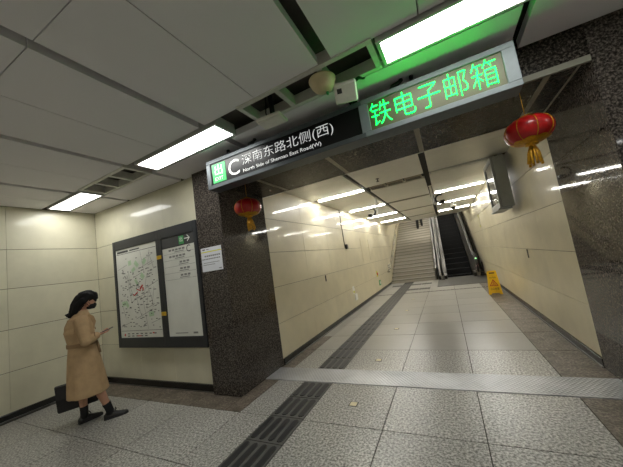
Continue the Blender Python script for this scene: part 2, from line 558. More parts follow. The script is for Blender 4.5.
# columns, beam
c1 = box('granite_column', (-3.03, YC, 0), (XL, YCL, ZC + 0.3), 'column_granite', None, 0.006)
struct(c1, 'dark polished granite column with a white notice taped on it', 'column')
c2 = box('granite_column', (XR - 0.015, YC, 0), (3.4, YCR, ZC + 0.3), 'column_granite', None, 0.006)
struct(c2, 'dark polished granite column on the right edge behind the larger red lantern', 'column')
beam = box('granite_beam', (XL, YC, ZS), (XR - 0.015, YCL, ZC + 0.3), 'soffit_granite', None, 0.004)
struct(beam, 'dark granite beam over the passage entrance behind the hanging sign', 'beam')
for x, w in ((-2.06, 0.045), (-1.05, 0.05), (-0.05, 0.055), (0.965, 0.045), (1.165, 0.015)):
    s = box('joint_strip', (x - w / 2, YC + 0.02, ZS - 0.006), (x + w / 2, YCL - 0.01, ZS + 0.01), 'strip_beige', None)
    s.parent = beam; s.location = s.location - beam.location
s = box('edge_trim', (XL + 0.01, YC - 0.006, ZS - 0.004), (XR - 0.02, YC + 0.02, ZS + 0.045), 'ceiling_edge', None)
s.parent = beam; s.location = s.location - beam.location
s = box('rear_trim', (XL + 0.01, YCL - 0.004, ZS - 0.004), (XR - 0.02, YCL + 0.012, ZK), 'ceiling_cream', None)
s.parent = beam; s.location = s.location - beam.location

# lobby sides outside the frame
w = box('wall_right', (LX1, LY0, 0), (LX1 + 0.2, 3.0, ZC + 0.4), 'lobby_panel'); struct(w, 'cream lobby wall far to the right', 'wall')
w = box('wall_front', (WALLX - 0.2, LY0 - 0.2, 0), (LX1 + 0.2, LY0, ZC + 0.4), 'lobby_panel'); struct(w, 'cream lobby wall facing the passage entrance', 'wall')
w = box('wall_back', (3.4, YB, 0), (LX1, YB + 0.3, ZC + 0.4), 'lobby_panel'); struct(w, 'cream lobby wall past the granite column on the right', 'wall')

# ------------------------------------------------------------------ lobby ceiling
def yrow(x):                       # centre line of the light row, running slightly askew across the lobby
    return 2.03 - 0.032 * (x - 0.3)
ROT = math.atan(-0.032)
ceil = box('ceiling', (WALLX - 0.2, LY0, ZC + 0.3), (LX1 + 0.2, 3.0, ZC + 0.45), 'plenum')
struct(ceil, 'grey metal panel ceiling of the lobby with open joints', 'ceiling')
def cpanel(pts, z0=ZC, th=0.07):
    o = prism('ceiling_panel', pts, 2, z0, z0 + th, 'ceiling_panel')
    o.parent = ceil; o.location = -ceil.location
    return o
gaps = [(-5.68, 0.0), (-4.62, 0.04), (-3.29, 0.04), (-1.94, 0.04), (-0.565, 0.055), (0.79, 0.035), (2.15, 0.04), (3.5, 0.04), (4.85, 0.04), (6.0, 0.0)]
yj = [0.68 - 1.2 * i for i in range(5)]
for (ga, wa), (gb, wb_) in zip(gaps[:-1], gaps[1:]):
    a, c = ga + wa, gb - wb_
    cpanel([(a, yrow(a) + 0.205), (c, yrow(c) + 0.205), (c, YC if a > -3.1 else YB), (a, YC if a > -3.1 else YB)])
    mdl = (ga + gb) / 2
    for p, q in ((a, mdl - 0.004), (mdl + 0.004, c)):
        top_y = [yrow(p) - 0.165, yrow(q) - 0.165]
        for i, y in enumerate(yj):
            lo = y + 0.003
            cpanel([(p, lo), (q, lo), (q, top_y[1]), (p, top_y[0])])
            top_y = [y - 0.003, y - 0.003]
# plenum closing above the joints, dark and unlit
v = box('plenum_board', (WALLX, LY0, ZC + 0.2), (LX1, 2.73, ZC + 0.21), 'plenum'); v.parent = ceil; v.location = v.location - ceil.location

# louvre grids in the light row
def louvre(xa, xb, n, label):
    xm = (xa + xb) / 2
    root = empty('louvre_grid', (xm, yrow(xm), ZC - 0.01), ROT)
    L = xb - xa; W = 0.37; h = 0.10; t = 0.045
    for s_ in (-1, 1):
        box('rail', (-L / 2, s_ * (W / 2 - t / 2) - t / 2, 0), (L / 2, s_ * (W / 2 - t / 2) + t / 2, h), 'louvre_white', root, 0.002)
    for k in range(n + 1):
        x = -L / 2 + t / 2 + (L - t) * k / n
        box('cross_bar', (x - t / 2, -W / 2 + t, 0), (x + t / 2, W / 2 - t, h), 'louvre_white', root, 0.002)
    tag(root, label, 'ceiling grille')
    return root
louvre(-4.43, -3.30, 3, 'white square-holed ceiling grille between the two lights above the woman')
louvre(-1.47, -0.20, 3, 'white square-holed ceiling grille with devices hanging under it')
louvre(1.18, 2.5, 3, 'white square-holed ceiling grille beyond the light above the LED sign')

def lobby_light(xa, xb, label, dy=0.0):
    xm = (xa + xb) / 2; L = xb - xa; W = 0.25
    root = empty('ceiling_light', (xm, yrow(xm) + dy, ZC - 0.03), ROT)
    box('housing', (-L / 2 - 0.02, -W / 2 - 0.02, 0.03), (L / 2 + 0.02, W / 2 + 0.02, 0.12), 'lamp_metal', root, 0.004)
    for s_ in (-1, 1):
        box('side_trim', (-L / 2 - 0.03, s_ * (W / 2 + 0.012) - 0.012, 0.0), (L / 2 + 0.03, s_ * (W / 2 + 0.012) + 0.012, 0.05), 'lamp_metal', root, 0.003)
        box('end_trim', (s_ * (L / 2 + 0.015) - 0.015, -W / 2, 0.0), (s_ * (L / 2 + 0.015) + 0.015, W / 2, 0.05), 'lamp_metal', root, 0.003)
    box('diffuser', (-L / 2, -W / 2, 0.006), (L / 2, W / 2, 0.028), 'lobby_lamp', root)
    tag(root, label, 'ceiling light', 'lobby panel lights')
lobby_light(-5.50, -4.48, 'lit white panel light in the corner above the woman')
lobby_light(-3.10, -1.80, 'lit white panel light above the map board and granite column')
lobby_light(-0.15, 1.12, 'lit white panel light directly above the green LED sign')
lobby_light(2.55, 3.85, 'lit white panel light past the right column')
for k in range(4):                 # unseen row added behind the camera to brighten floor and ceiling
    lobby_light(-5.0 + 2.65 * k, -3.7 + 2.65 * k, '%s added panel light of an unseen row behind the camera' % ('first', 'second', 'third', 'fourth')[k], -3.9)

# ------------------------------------------------------------------ corridor ceiling
ck = box('ceiling_corridor', (XL - 0.2, YCL, ZK + 0.12), (XR + 0.2, 15.0, ZK + 0.3), 'slot_dark')
struct(ck, 'cream metal panel ceiling of the passage', 'ceiling')
strips = [5.87, 8.25, 10.55, 12.95]
cols = [(XL + 0.01, -1.375), (-1.285, -0.13), (-0.03, XR - 0.01)]
edges = [YCL + 0.012] + strips + [15.0]
for ci, (a, c) in enumerate(cols):
    for i in range(len(edges) - 1):
        g0 = 0.12 if ci != 1 else (0.30 if i == 1 else 0.15)
        y0 = edges[i] + (g0 if i else 0); y1 = edges[i + 1] - (0.12 if i < len(strips) else 0)
        ym = (y0 + y1) / 2
        for p, q in ((y0, ym - 0.002), (ym + 0.002, y1)):
            o = box('ceiling_panel', (a, p, ZK), (c, q, ZK + 0.05), 'ceiling_cream', None, 0.003)
            o.parent = ck; o.location = o.location - ck.location
for x in (-1.33, -0.08):      # raised dark channels between the panel columns
    o = box('channel', (x - 0.03, YCL + 0.012, ZK + 0.03), (x + 0.03, 15.0, ZK + 0.06), 'slot_dark', None)
    o.parent = ck; o.location = o.location - ck.location
o = box('end_fascia', (XL, 14.99, ZK), (XR, 15.05, ZK + 0.35), 'ceiling_cream', None); o.parent = ck; o.location = o.location - ck.location

def strip_light(xa, xb, y, lit, label):
    xm = (xa + xb) / 2; L = xb - xa; W = 0.07
    root = empty('strip_light', (xm, y, ZK - 0.012))
    box('housing', (-L / 2, -W / 2 - 0.015, 0.02), (L / 2, W / 2 + 0.015, 0.07), 'lamp_metal', root, 0.003)
    box('tube_lens', (-L / 2 + 0.02, -W / 2, 0.0), (L / 2 - 0.02, W / 2, 0.02), 'corridor_lamp' if lit else 'white_plastic', root, 0.003)
    for s_ in (-1, 1):
        box('end_cap', (s_ * (L / 2 - 0.01) - 0.01, -W / 2, 0.0), (s_ * (L / 2 - 0.01) + 0.01, W / 2, 0.022), 'lamp_metal', root)
    tag(root, label, 'strip light', 'strip lights of the passage ceiling')
ordw = ['nearest', 'second', 'third', 'farthest']
for i, y in enumerate(strips):
    strip_light(cols[0][0] + 0.09, cols[0][1] + 0.02, y, True, '%s lit strip light along the tactile strip side of the passage ceiling' % ordw[i])
lr = ['unlit strip light nearest the entrance above the wall display', 'nearest lit strip light on the escalator side, just beyond the wall display', 'middle lit strip light on the escalator side of the passage ceiling', 'last lit strip light above the foot of the escalator']
for i, y in enumerate(strips):
    strip_light(cols[2][0] + 0.02, cols[2][1] - 0.05, y, i > 0, lr[i])
# ventilation grilles in the middle column
def vent(y, n, label):
    root = empty('ceiling_vent', (-0.705, y, ZK))
    box('tray', (-0.56, -0.10, 0.05), (0.56, 0.28 if n > 1 else 0.13, 0.07), 'slot_dark', root)
    if n == 1:
        box('cover_strip', (-0.56, -0.03, 0.0), (0.56, 0.09, 0.03), 'ceiling_edge', root)
    for k in range(n):
        w_ = 1.1 / n
        x = -0.55 + w_ * (k + 0.5)
        if n == 1:
            break
        s_ = box('slot', (x - w_ * 0.45, -0.03, -0.002), (x + w_ * 0.45, 0.22, 0.03), 'vent_tan', root)
        for j in range(3):
            link('slat', box_mesh((w_ * 0.8, 0.032, 0.01), 0, 'slot_dark'), None, s_, (0, -0.07 + j * 0.07, -0.014))
    tag(root, label, 'air vent', 'vents of the passage ceiling')
vent(5.87, 3, 'three-slot air vent in the passage ceiling nearest the entrance')
vent(8.25, 1, 'second air vent in the middle of the passage ceiling')
vent(10.55, 1, 'third air vent in the middle of the passage ceiling')
vent(12.95, 1, 'air vent in the middle of the passage ceiling nearest the stairs')
sd = empty('sprinkler', (-0.93, 5.25, ZK - 0.06))
lathe('plate', [(0.0, 0.05), (0.035, 0.06), (0.035, 0.055), (0.01, 0.05)], 'steel_dull', sd, 12)
lathe('head', [(0.006, 0.0), (0.03, 0.0), (0.03, 0.006), (0.01, 0.02), (0.01, 0.05)], 'steel_dull', sd, 12)
tag(sd, 'small round sprinkler under the passage ceiling before the three-slot vent', 'sprinkler')

# lights added to brighten the stairs, hidden from here by the passage ceiling
for i, y in enumerate((16.0, 18.5, 21.5, 24.0)):
    z = ZK + 0.05 + (y - 15) * (zst(26.2) + 3.1 - ZK - 0.05) / 11.2
    o = box('stair_fill_light', (-1.6, y - 0.1, z - 0.06), (0.3, y + 0.1, z - 0.01), 'stair_fill_glow', None, 0.01, rot=(math.atan(SLOPE), 0, 0))
    tag(o, '%s added unseen light up the sloping ceiling above the stairs' % ('lowest', 'second', 'third', 'topmost')[i], 'strip light', 'added stairwell lights')

# ------------------------------------------------------------------ stairs
stair = empty('staircase', (0, YST, 0))
tag(stair, 'wide stone staircase climbing away beside the escalator', 'stairs', kind='structure')
RUN, RISE = 0.30, 0.156
for k in range(38):
    y = k * RUN
    st = box('step', (XL + 0.03, y, k * RISE - (0.1 if k else 0)), (-0.62, y + RUN + 0.02, (k + 1) * RISE), 'stair_stone', stair, 0.004)
    if k < 26:
        link('nosing', box_mesh((1.88, 0.05, 0.05), 0, 'nosing_dark'), None, st, (0, -RUN / 2 + 0.005, (RISE + (0.1 if k else 0)) / 2 - 0.022))
base_ = prism('stringer', [(0.02, -0.1), (11.5, zst(YST + 11.5) - 0.2), (11.5, zst(YST + 11.5) - 0.5), (1.0, -0.1)], 0, XL + 0.03, -0.62, 'stair_stone', stair)

hr = empty('handrail', (XL + 0.10, YST - 0.5, 0))
tag(hr, 'double chrome handrail along the wall of the stone stairs', 'handrail')
for z in (0.72, 0.92):
    tube('rail', [(0, 0.12, z - 0.12), (0, -0.02, z - 0.1), (0, -0.05, z - 0.03), (0, 0.0, z), (0, 0.5, z), (0, 7.5, z + 7.0 * SLOPE)], 0.024, 'steel', hr, 8)
for k in range(7):
    y = 0.3 + k * 1.1
    z = 0.72 + max(0, y - 0.5) * SLOPE
    tube('bracket', [(-0.10, y, z - 0.02), (0, y, z - 0.02), (0, y, z + 0.2)], 0.012, 'steel', hr, 6)
fl = lathe('wall_plate', [(0.05, 0), (0.05, 0.02)], 'steel', hr, 12, (-0.09, 0.12, 0.62)); fl.rotation_euler = (0, math.pi / 2, 0)

# ------------------------------------------------------------------ escalator
esc = empty('escalator', (0.34, 12.75, 0))
tag(esc, 'dark upward escalator with chrome side panels beside the stone stairs', 'escalator')
YF, SL2 = 1.05, 0.56             # where the rise begins (local y), its slope
def ze(y): return max(0.0, (y - YF) * SL2)
END = 10.5
box('landing_plate', (-0.86, -1.75, 0.0), (0.88, 0.55, 0.012), 'landing_metal', esc, 0.003)
box('comb_plate', (-0.50, 0.5, 0.0), (0.50, 0.66, 0.02), 'steel_dull', esc, 0.003)
for k in range(24):
    y = 0.62 + k * 0.40
    z = ze(y + 0.15)
    st = box('step', (-0.48, y, z - 0.22), (0.48, y + 0.41, z + 0.005), 'escalator_step', esc, 0.006)
    link('step_edge', box_mesh((0.95, 0.02, 0.004), 0, 'black_metal'), None, st, (0, -0.195, 0.114))
truss = prism('truss', [(0.6, -0.2), (YF + 0.6, -0.2), (END, ze(END) - 0.7), (END, ze(END) - 0.3), (YF + 0.3, -0.10), (0.6, -0.05)], 0, -0.85, 0.85, 'black_metal', esc)
for s_ in (-1, 1):
    xc = s_ * 0.66
    h = 0.90
    outline = [(0.55, 0.05)] + [(0.55 - 0.42 * math.sin(a), 0.47 - 0.42 * math.cos(a)) for a in [math.pi * i / 10 for i in range(1, 11)]]
    outline = [(p, q) for p, q in outline]
    bal = prism('balustrade', outline + [(YF - 0.1, 0.89), (END, ze(END) + 0.85), (END, ze(END) - 0.2), (YF, 0.05)], 0, xc - 0.02, xc + 0.02, 'escalator_glass' , esc)
    prism('skirt', [(0.35, 0.0), (0.35, 0.16), (0.6, 0.2), (YF - 0.05, 0.2), (END, ze(END) + 0.18), (END, ze(END) - 0.3), (YF, -0.02)], 0, xc - 0.16, xc + 0.16 if s_ < 0 else xc + 0.22, 'cladding_steel', esc)
    path = [(xc, 0.62, 0.02), (xc, 0.55, 0.03)] + [(xc, 0.55 - 0.45 * math.sin(a), 0.48 - 0.45 * math.cos(a)) for a in [math.pi * i / 10 for i in range(1, 11)]]
    path += [(xc, YF - 0.15, 0.94), (xc, YF + 0.15, 0.99), (xc, END, ze(END) + 0.92)]
    tube('handrail', path, 0.042, 'black_rubber', esc, 8)
    tube('handrail_guide', [(xc - s_ * 0.035, y, z - 0.05) for x, y, z in path[10:]], 0.02, 'steel_dull', esc, 6)
    box('newel_box', (xc - 0.07, 0.16, 0.0), (xc + 0.07, 0.62, 0.30), 'steel', esc, 0.03)
box('direction_light', (0.62, 0.10, 0.72), (0.70, 0.125, 0.77), 'indicator_green', esc)
box('stop_button', (0.62, 0.09, 0.42), (0.70, 0.125, 0.50), 'indicator_red', esc)
box('outer_cladding', (0.86, 0.3, 0.0), (0.895, END, 0.2), 'steel', esc)
prism('side_cladding', [(0.4, 0.0), (0.4, 0.55), (YF, 0.62), (END, ze(END) + 0.6), (END, ze(END) - 0.2), (YF, 0.0)], 0, 0.84, 0.885, 'cladding_steel', esc)
prism('divider_cladding', [(0.6, 0.0), (0.6, 0.5), (YF, 0.62), (END, ze(END) + 0.6), (END, ze(END) - 0.2), (YF, 0.0)], 0, -0.92, -0.86, 'cladding_steel', esc)

# ------------------------------------------------------------------ hanging sign
SX0, SX1, SZ0, SZ1, SYF = -2.42, 0.715, 2.552, 2.905, 2.42
sign = empty('hanging_sign', (0, SYF, 0))
tag(sign, 'long grey hanging exit sign with black panel and green LED display', 'sign')
box('housing', (SX0 + 0.01, 0.02, SZ0 + 0.01), (SX1 - 0.01, 0.16, SZ1 - 0.01), 'sign_grey', sign, 0.004)
# frame bars around the face
t = 0.045
xm = -0.455
for a, c, mt_ in ((SX0, xm, 'sign_grey'), (xm, SX1, 'sign_light_grey')):
    box('frame_bar', (a, -0.005, SZ0), (c, 0.17, SZ0 + t), mt_, sign, 0.003)
    box('frame_bar', (a, -0.005, SZ1 - t), (c, 0.17, SZ1), mt_, sign, 0.003)
box('frame_bar', (SX0, -0.005, SZ0 + t), (SX0 + 0.06, 0.17, SZ1 - t), 'sign_grey', sign, 0.003)
box('frame_bar', (xm - 0.03, -0.005, SZ0 + t), (xm + 0.055, 0.03, SZ1 - t), 'sign_light_grey', sign, 0.003)
box('frame_bar', (SX1 - 0.085, -0.005, SZ0 + t), (SX1, 0.17, SZ1 - t), 'sign_light_grey', sign, 0.003)
box('black_panel', (SX0 + 0.06, 0.008, SZ0 + t), (xm - 0.03, 0.03, SZ1 - t), 'sign_black', sign)
led = box('led_board', (xm + 0.055, 0.008, SZ0 + t), (SX1 - 0.085, 0.03, SZ1 - t), 'led_board', sign)
gs = box('exit_pictogram', (-2.335, 0.002, 2.612), (-2.13, 0.01, 2.842), 'sign_green_glow', sign, 0.002)
def on(parent, o):
    o.parent = parent; o.location = -Vector(parent.location) if parent is not sign else Vector((0, 0, 0))
    return o
on(gs, text('exit_character', '出', -2.292, -2.172, 2.70, 2.825, 'sign_white_glow', None, 0.0, 0.002))
on(gs, text('exit_word', 'EXIT', -2.295, -2.17, 2.635, 2.675, 'sign_white_glow', None, 0.0, 0.002))
text('exit_letter', 'C', -2.085, -1.925, 2.632, 2.815, 'sign_white_glow', sign, 0.006, 0.003)
text('chinese_lettering', '深南东路北侧(西)', -1.875, -0.755, 2.69, 2.828, 'sign_white_glow', sign, 0.006, 0.003, thin=0.01)
text('english_lettering', 'North Side of Shennan East Road(W)', -1.875, -0.90, 2.618, 2.668, 'sign_white_glow', sign, 0.006, 0.003)['kind'] = 'stuff'
text('led_lettering', '铁电子邮箱', -0.385, 0.585, 2.628, 2.842, 'led_green', sign, 0.006, 0.004, thin=0.022)
for x in (-2.13, 0.0):
    tube('hanger', [(x, 0.09, SZ1), (x, 0.09, SZ1 + 0.03), (x, 0.09, ZC + 0.06)], 0.02, 'black_metal', sign, 10)
for x in (-1.75, -0.12):
    tube('cable_elbow', [(x - 0.07, 0.08, SZ1 - 0.01), (x - 0.07, 0.08, SZ1 + 0.03), (x - 0.05, 0.08, SZ1 + 0.06), (x, 0.08, SZ1 + 0.068), (x + 0.03, 0.08, SZ1 + 0.085), (x + 0.03, 0.08, ZC + 0.1)], 0.02, 'black_rubber', sign, 10)

# ------------------------------------------------------------------ red lanterns
def lantern(loc, tilt, label, tassel_tilt):
    root = empty('red_lantern', loc)
    H, Rr = 0.112, 0.175
    prof = []
    n = 16
    for i in range(n + 1):
        a = -math.pi / 2 + math.pi * i / n
        prof.append((max(0.045, Rr * math.cos(a) ** 0.75 if math.cos(a) > 1e-6 else 0.045), H * math.sin(a)))
    seg = 40
    verts, faces = [], []
    for r, z in prof:
        for k in range(seg):
            a = 2 * math.pi * k / seg
            puff = 1 - 0.035 * (abs(math.cos(4 * a)) ** 10) * (1 if r > 0.05 else 0)
            verts.append((r * puff * math.cos(a), r * puff * math.sin(a), z))
    for i in range(n):
        for k in range(seg):
            a, c = i * seg + k, i * seg + (k + 1) % seg
            faces.append((a, c, c + seg, a + seg))
    faces += [tuple(range(seg - 1, -1, -1)), tuple(n * seg + k for k in range(seg))]
    body = link('body', mesh_of('body', verts, faces), 'lantern_red', root, smooth=True)
    for k in range(8):
        a = math.pi * k / 4
        pts = [(r * 0.985 * math.cos(a), r * 0.985 * math.sin(a), z) for r, z in prof[2:-2]]
        tube('rib', pts, 0.0032, 'lantern_gold', body, 5)
    # gold scalloped skirts, below and above
    for s_, nm in ((-1, 'lower_trim'), (1, 'upper_trim')):
        v, f = [], []
        for j in range(5):
            for k in range(48):
                a = 2 * math.pi * k / 48
                reach = 0.50 + 0.10 * abs(math.sin(4 * a)) if s_ < 0 else 0.36 + 0.06 * abs(math.sin(4 * a))
                ang = -math.pi / 2 + 0.13 + (reach - 0.13) * j / 4 * 1.35
                r = Rr * max(0.01, math.cos(ang)) ** 0.75 + 0.004; z = H * math.sin(ang)
                v.append((r * math.cos(a), r * math.sin(a), -s_ * -1 * -z if s_ < 0 else -z))
        if s_ < 0:
            v = [(x, y, -abs(z) - 0.002) for x, y, z in v]
        else:
            v = [(x, y, abs(z) + 0.002) for x, y, z in v]
        for j in range(4):
            for k in range(48):
                a, c = j * 48 + k, j * 48 + (k + 1) % 48
                f.append((a, c, c + 48, a + 48))
        link(nm, mesh_of(nm, v, f), 'lantern_gold', body, smooth=True)
    lathe('top_cap', [(0.03, H + 0.02), (0.05, H + 0.012), (0.052, H - 0.004)][::-1], 'lantern_gold', root, 20)
    lathe('bottom_cap', [(0.05, -H + 0.004), (0.048, -H - 0.014), (0.03, -H - 0.02)][::-1], 'lantern_gold', root, 20)
    tas = empty('tassel', (0, 0, -H - 0.015)); tas.parent = root; tas.rotation_euler = (0, tassel_tilt, 0)
    lathe('tassel_knot', [(0.012, -0.03), (0.024, -0.022), (0.024, -0.008), (0.012, 0.0)], 'lantern_gold', tas, 12)
    for k in range(10):
        a = 2 * math.pi * k / 10
        r0, r1 = 0.02, 0.045
        tube('tassel_strand', [(r0 * math.cos(a), r0 * math.sin(a), -0.02), (r1 * 0.8 * math.cos(a), r1 * 0.8 * math.sin(a), -0.07), (r1 * math.cos(a + 0.1), r1 * math.sin(a + 0.1), -0.155 - 0.012 * (k % 3))], [0.008, 0.009, 0.011], 'lantern_gold', tas, 5)
    tube('hanging_string', [(0, 0, H + 0.015), (0, 0, ZS - loc[2])], 0.0025, 'lantern_gold', root, 6)
    root.rotation_euler = (0, 0, tilt)
    tag(root, label, 'lantern', 'red lanterns under the granite beam')
lantern((-2.205, 2.85, 2.345), 0.2, 'red lantern with gold tassel beside the granite column with the notice', -0.12)
lantern((0.797, 2.85, 2.335), 0.9, 'red lantern with gold tassel in front of the right granite column', 0.10)

# ------------------------------------------------------------------ map board
board = empty('map_board', (-4.06, YB, 0.60))
tag(board, 'dark framed board with a street map and an exit directory', 'map board')
BW, BH, BD = 2.01, 1.75, 0.055
box('backing', (-BW / 2, -BD + 0.012, 0), (BW / 2, 0, BH), 'board_frame', board, 0.004)
def door(xa, xb, z0, z1, name, sheet_mat):
    d = empty(name, ((xa + xb) / 2, -BD, 0)); d.parent = board
    hw = (xb - xa) / 2
    bw = 0.065
    for s_ in (-1, 1):
        box('frame_stile', (s_ * (hw - bw / 2) - bw / 2, -0.012, 0), (s_ * (hw - bw / 2) + bw / 2, 0.012, BH), 'board_frame', d, 0.003)
    box('frame_rail', (-hw + bw, -0.012, BH - 0.155), (hw - bw, 0.012, BH), 'board_frame', d, 0.003)
    box('frame_rail', (-hw + bw, -0.012, 0), (hw - bw, 0.012, 0.155), 'board_frame', d, 0.003)
    sh = box('sheet', (-hw + bw, 0.0, 0.155), (hw - bw, 0.01, BH - 0.155), sheet_mat, d)
    return d, hw - bw
d1, hw1 = door(-BW / 2, 0.185, 0, BH, 'map_door', 'map_sheet')
rnd = random.Random(3)
def flat_marks(name, rects, mat, parent, y):
    """Flat print: rectangles (centre x, centre z, width, height, angle) lying on a sheet."""
    v, f = [], []
    for x, z, w_, h_, a in rects:
        c_, s_ = math.cos(a), math.sin(a); n = len(v)
        for dx, dz in ((-w_ / 2, -h_ / 2), (w_ / 2, -h_ / 2), (w_ / 2, h_ / 2), (-w_ / 2, h_ / 2)):
            v.append((x + dx * c_ - dz * s_, y, z + dx * s_ + dz * c_))
        f.append((n, n + 1, n + 2, n + 3))
    o = link(name, mesh_of(name, v, f), mat, parent)
    o['kind'] = 'stuff'
    return o
mz0, mz1 = 0.27, 1.50
roads = []
for k in range(26):
    x, z = rnd.uniform(-hw1 * 0.8, hw1 * 0.8), rnd.uniform(mz0 + 0.08, mz1 - 0.1)
    a = rnd.choice((0.25, 0.3, 1.75, 1.9, 1.3))
    l_ = rnd.uniform(0.15, 0.5)
    l_ = min(l_, 2 * min(hw1 * 0.96 - abs(x), 0.5)); zr = min(z - mz0, mz1 - z) * 2
    roads.append((x, z, max(0.05, min(l_, zr if abs(math.sin(a)) > 0.6 else l_)), 0.006, a))
flat_marks('street_lines', roads, 'print_grey', d1, -0.0006)
marks = [(rnd.uniform(-hw1 * 0.88, hw1 * 0.88), rnd.uniform(mz0 + 0.03, mz1 - 0.25 if rnd.random() < 0.8 else mz1 - 0.03), rnd.uniform(0.025, 0.07), 0.014, 0.0) for k in range(120)]
flat_marks('place_name_marks', marks, 'print_grey', d1, -0.0009)
marks = [(rnd.uniform(-hw1 * 0.88, hw1 * 0.88), rnd.uniform(mz0 + 0.03, mz1 - 0.3), rnd.uniform(0.02, 0.04), 0.012, 0.0) for k in range(45)]
flat_marks('place_dots', marks, 'print_dark', d1, -0.0012)
flat_marks('park_patches', [(rnd.uniform(-0.4, 0.4), rnd.uniform(0.4, 1.4), rnd.uniform(0.05, 0.12), rnd.uniform(0.05, 0.12), rnd.uniform(0, 1)) for k in range(9)], 'print_pale_green', d1, -0.0003)
flat_marks('metro_line', [(-0.05, 0.84, 0.10, 0.02, 0.5), (0.02, 0.89, 0.10, 0.016, -0.3), (0.09, 0.93, 0.10, 0.03, 0.7), (0.13, 0.90, 0.05, 0.03, 1.5), (-0.11, 0.82, 0.06, 0.02, -0.4)], 'print_red', d1, -0.0015)
flat_marks('header_line', [(0, 1.515, hw1 * 1.92, 0.008, 0), (-0.34, 1.55, 0.30, 0.035, 0), (-0.02, 1.55, 0.26, 0.022, 0)], 'print_dark', d1, -0.0006)
flat_marks('legend_line', [(0, 0.262, hw1 * 1.92, 0.006, 0)] + [(-0.32 + 0.11 * k, 0.215, 0.06, 0.014, 0) for k in range(7)] + [(-0.32 + 0.11 * k, 0.18, 0.06, 0.014, 0) for k in range(5)], 'print_dark', d1, -0.0006)
flat_marks('legend_mark', [(-0.42, 0.20, 0.035, 0.035, 0.8), (-0.05, 0.18, 0.10, 0.012, 0), (0.3, 0.22, 0.04, 0.02, 0)], 'print_red', d1, -0.0009)

d2, hw2 = door(0.185, BW / 2, 0, BH, 'directory_door', 'map_sheet')
hd = box('header_panel', (-hw2, -0.002, 1.435), (hw2, 0.004, 1.595), 'print_dark', d2)
g2 = box('green_exit_square', (0.035, -0.005, 1.455), (0.135, 0.0, 1.575), 'print_green', d2)
text('exit_character', '出', 0.055, 0.115, 1.49, 1.56, 'print_white', d2, -0.005, 0.001)
text('arrow', '→', 0.15, 0.265, 1.475, 1.575, 'print_white', d2, -0.003, 0.001)
text('exit_letter', 'C', 0.175, 0.255, 1.325, 1.425, 'print_dark', d2, -0.0005, 0.001)
rows_ = []
for r in range(5):
    z = 1.395 - r * 0.095
    x1 = 0.15 if r < 2 else 0.22
    for k in range(5 if r < 2 else 3):
        rows_.append((x1 - 0.04 - 0.072 * k, z, 0.055, 0.028, 0))
    rows_.append((x1 - 0.13, z - 0.032, 0.2, 0.012, 0))
flat_marks('directory_rows', rows_, 'print_grey', d2, -0.0006)
flat_marks('row_lines', [(0, 1.395 - 0.052 - 0.095 * r, hw2 * 1.85, 0.004, 0) for r in range(5)], 'print_grey', d2, -0.0003)
flat_marks('footer_marks', [(-0.08, 0.20, 0.26, 0.012, 0), (0.2, 0.2, 0.09, 0.025, 0)], 'print_grey', d2, -0.0006)
flat_marks('ghost_map', [(rnd.uniform(-0.22, 0.22), rnd.uniform(0.3, 0.9), rnd.uniform(0.06, 0.2), 0.008, rnd.choice((0.3, 1.3, 1.9))) for k in range(18)], 'map_sheet', d2, -0.0004)
for z in (1.33, 0.49):
    box('hinge', (0.135, -BD - 0.024, z - 0.028), (0.18, -BD - 0.01, z + 0.028), 'brass_yellow', board, 0.003)
    box('hinge', (0.19, -BD - 0.024, z - 0.028), (0.235, -BD - 0.01, z + 0.028), 'brass_yellow', board, 0.003)

# notice on the column
note = empty('paper_notice', (-2.81, YC, 1.60))
tag(note, 'white paper notice with a yellow stripe taped to the granite column', 'notice')
box('sheet', (-0.185, -0.003, 0.0), (0.185, -0.0005, 0.32), 'paper_white', note)
flat_marks('yellow_stripe', [(0, 0.262, 0.36, 0.014, 0)], 'print_yellow', note, -0.0036)
flat_marks('heading_marks', [(-0.13, 0.295, 0.05, 0.02, 0), (-0.06, 0.295, 0.05, 0.01, 0)], 'print_grey', note, -0.0036)
flat_marks('text_lines', [(-0.14 + 0.036 * k + 0.03, 0.205, 0.028, 0.02, 0) for k in range(8)] + [(-0.16 + 0.03 * k, 0.165, 0.024, 0.015, 0) for k in range(11)] + [(-0.14 + 0.024 * k, 0.115, 0.018, 0.010, 0) for k in range(12)] + [(-0.15 + 0.024 * k, 0.088, 0.018, 0.010, 0) for k in range(9)] + [(0.14, 0.025, 0.05, 0.012, 0)], 'print_grey', note, -0.0036)

# ------------------------------------------------------------------ devices under the ceiling grille
det = empty('ceiling_sounder', (-0.655, 2.02, ZC - 0.13))
tag(det, 'round cream alarm dome hanging under the ceiling grille', 'alarm')
lathe('dome', [(0.0, 0.0), (0.045, 0.003), (0.075, 0.02), (0.095, 0.05), (0.105, 0.085), (0.112, 0.09), (0.112, 0.10), (0.10, 0.105), (0.03, 0.11)][1:], 'cream_plastic', det, 28)
lathe('stem', [(0.02, 0.105), (0.02, 0.2)], 'cream_plastic', det, 12)
lathe('indicator', [(0.008, -0.02), (0.012, -0.012), (0.012, 0.005)], 'print_green', det, 10, (0.02, 0.03, 0))
ap = empty('wireless_box', (-0.51, 2.15, ZC - 0.14), 0.3)
ap.rotation_euler = (math.radians(-38), 0, 0.25)
tag(ap, 'white box with a small dark logo hanging beside the cream dome', 'wireless box')
box('case', (-0.095, -0.085, 0.0), (0.095, 0.085, 0.06), 'white_plastic', ap, 0.014)
box('logo_mark', (-0.07, -0.05, -0.002), (-0.03, -0.01, 0.001), 'print_dark', ap)
flat = [(-0.055, -0.03), ]
tube('bracket', [(0, 0, 0.05), (0, 0.02, 0.10)], 0.016, 'black_metal', ap, 8)
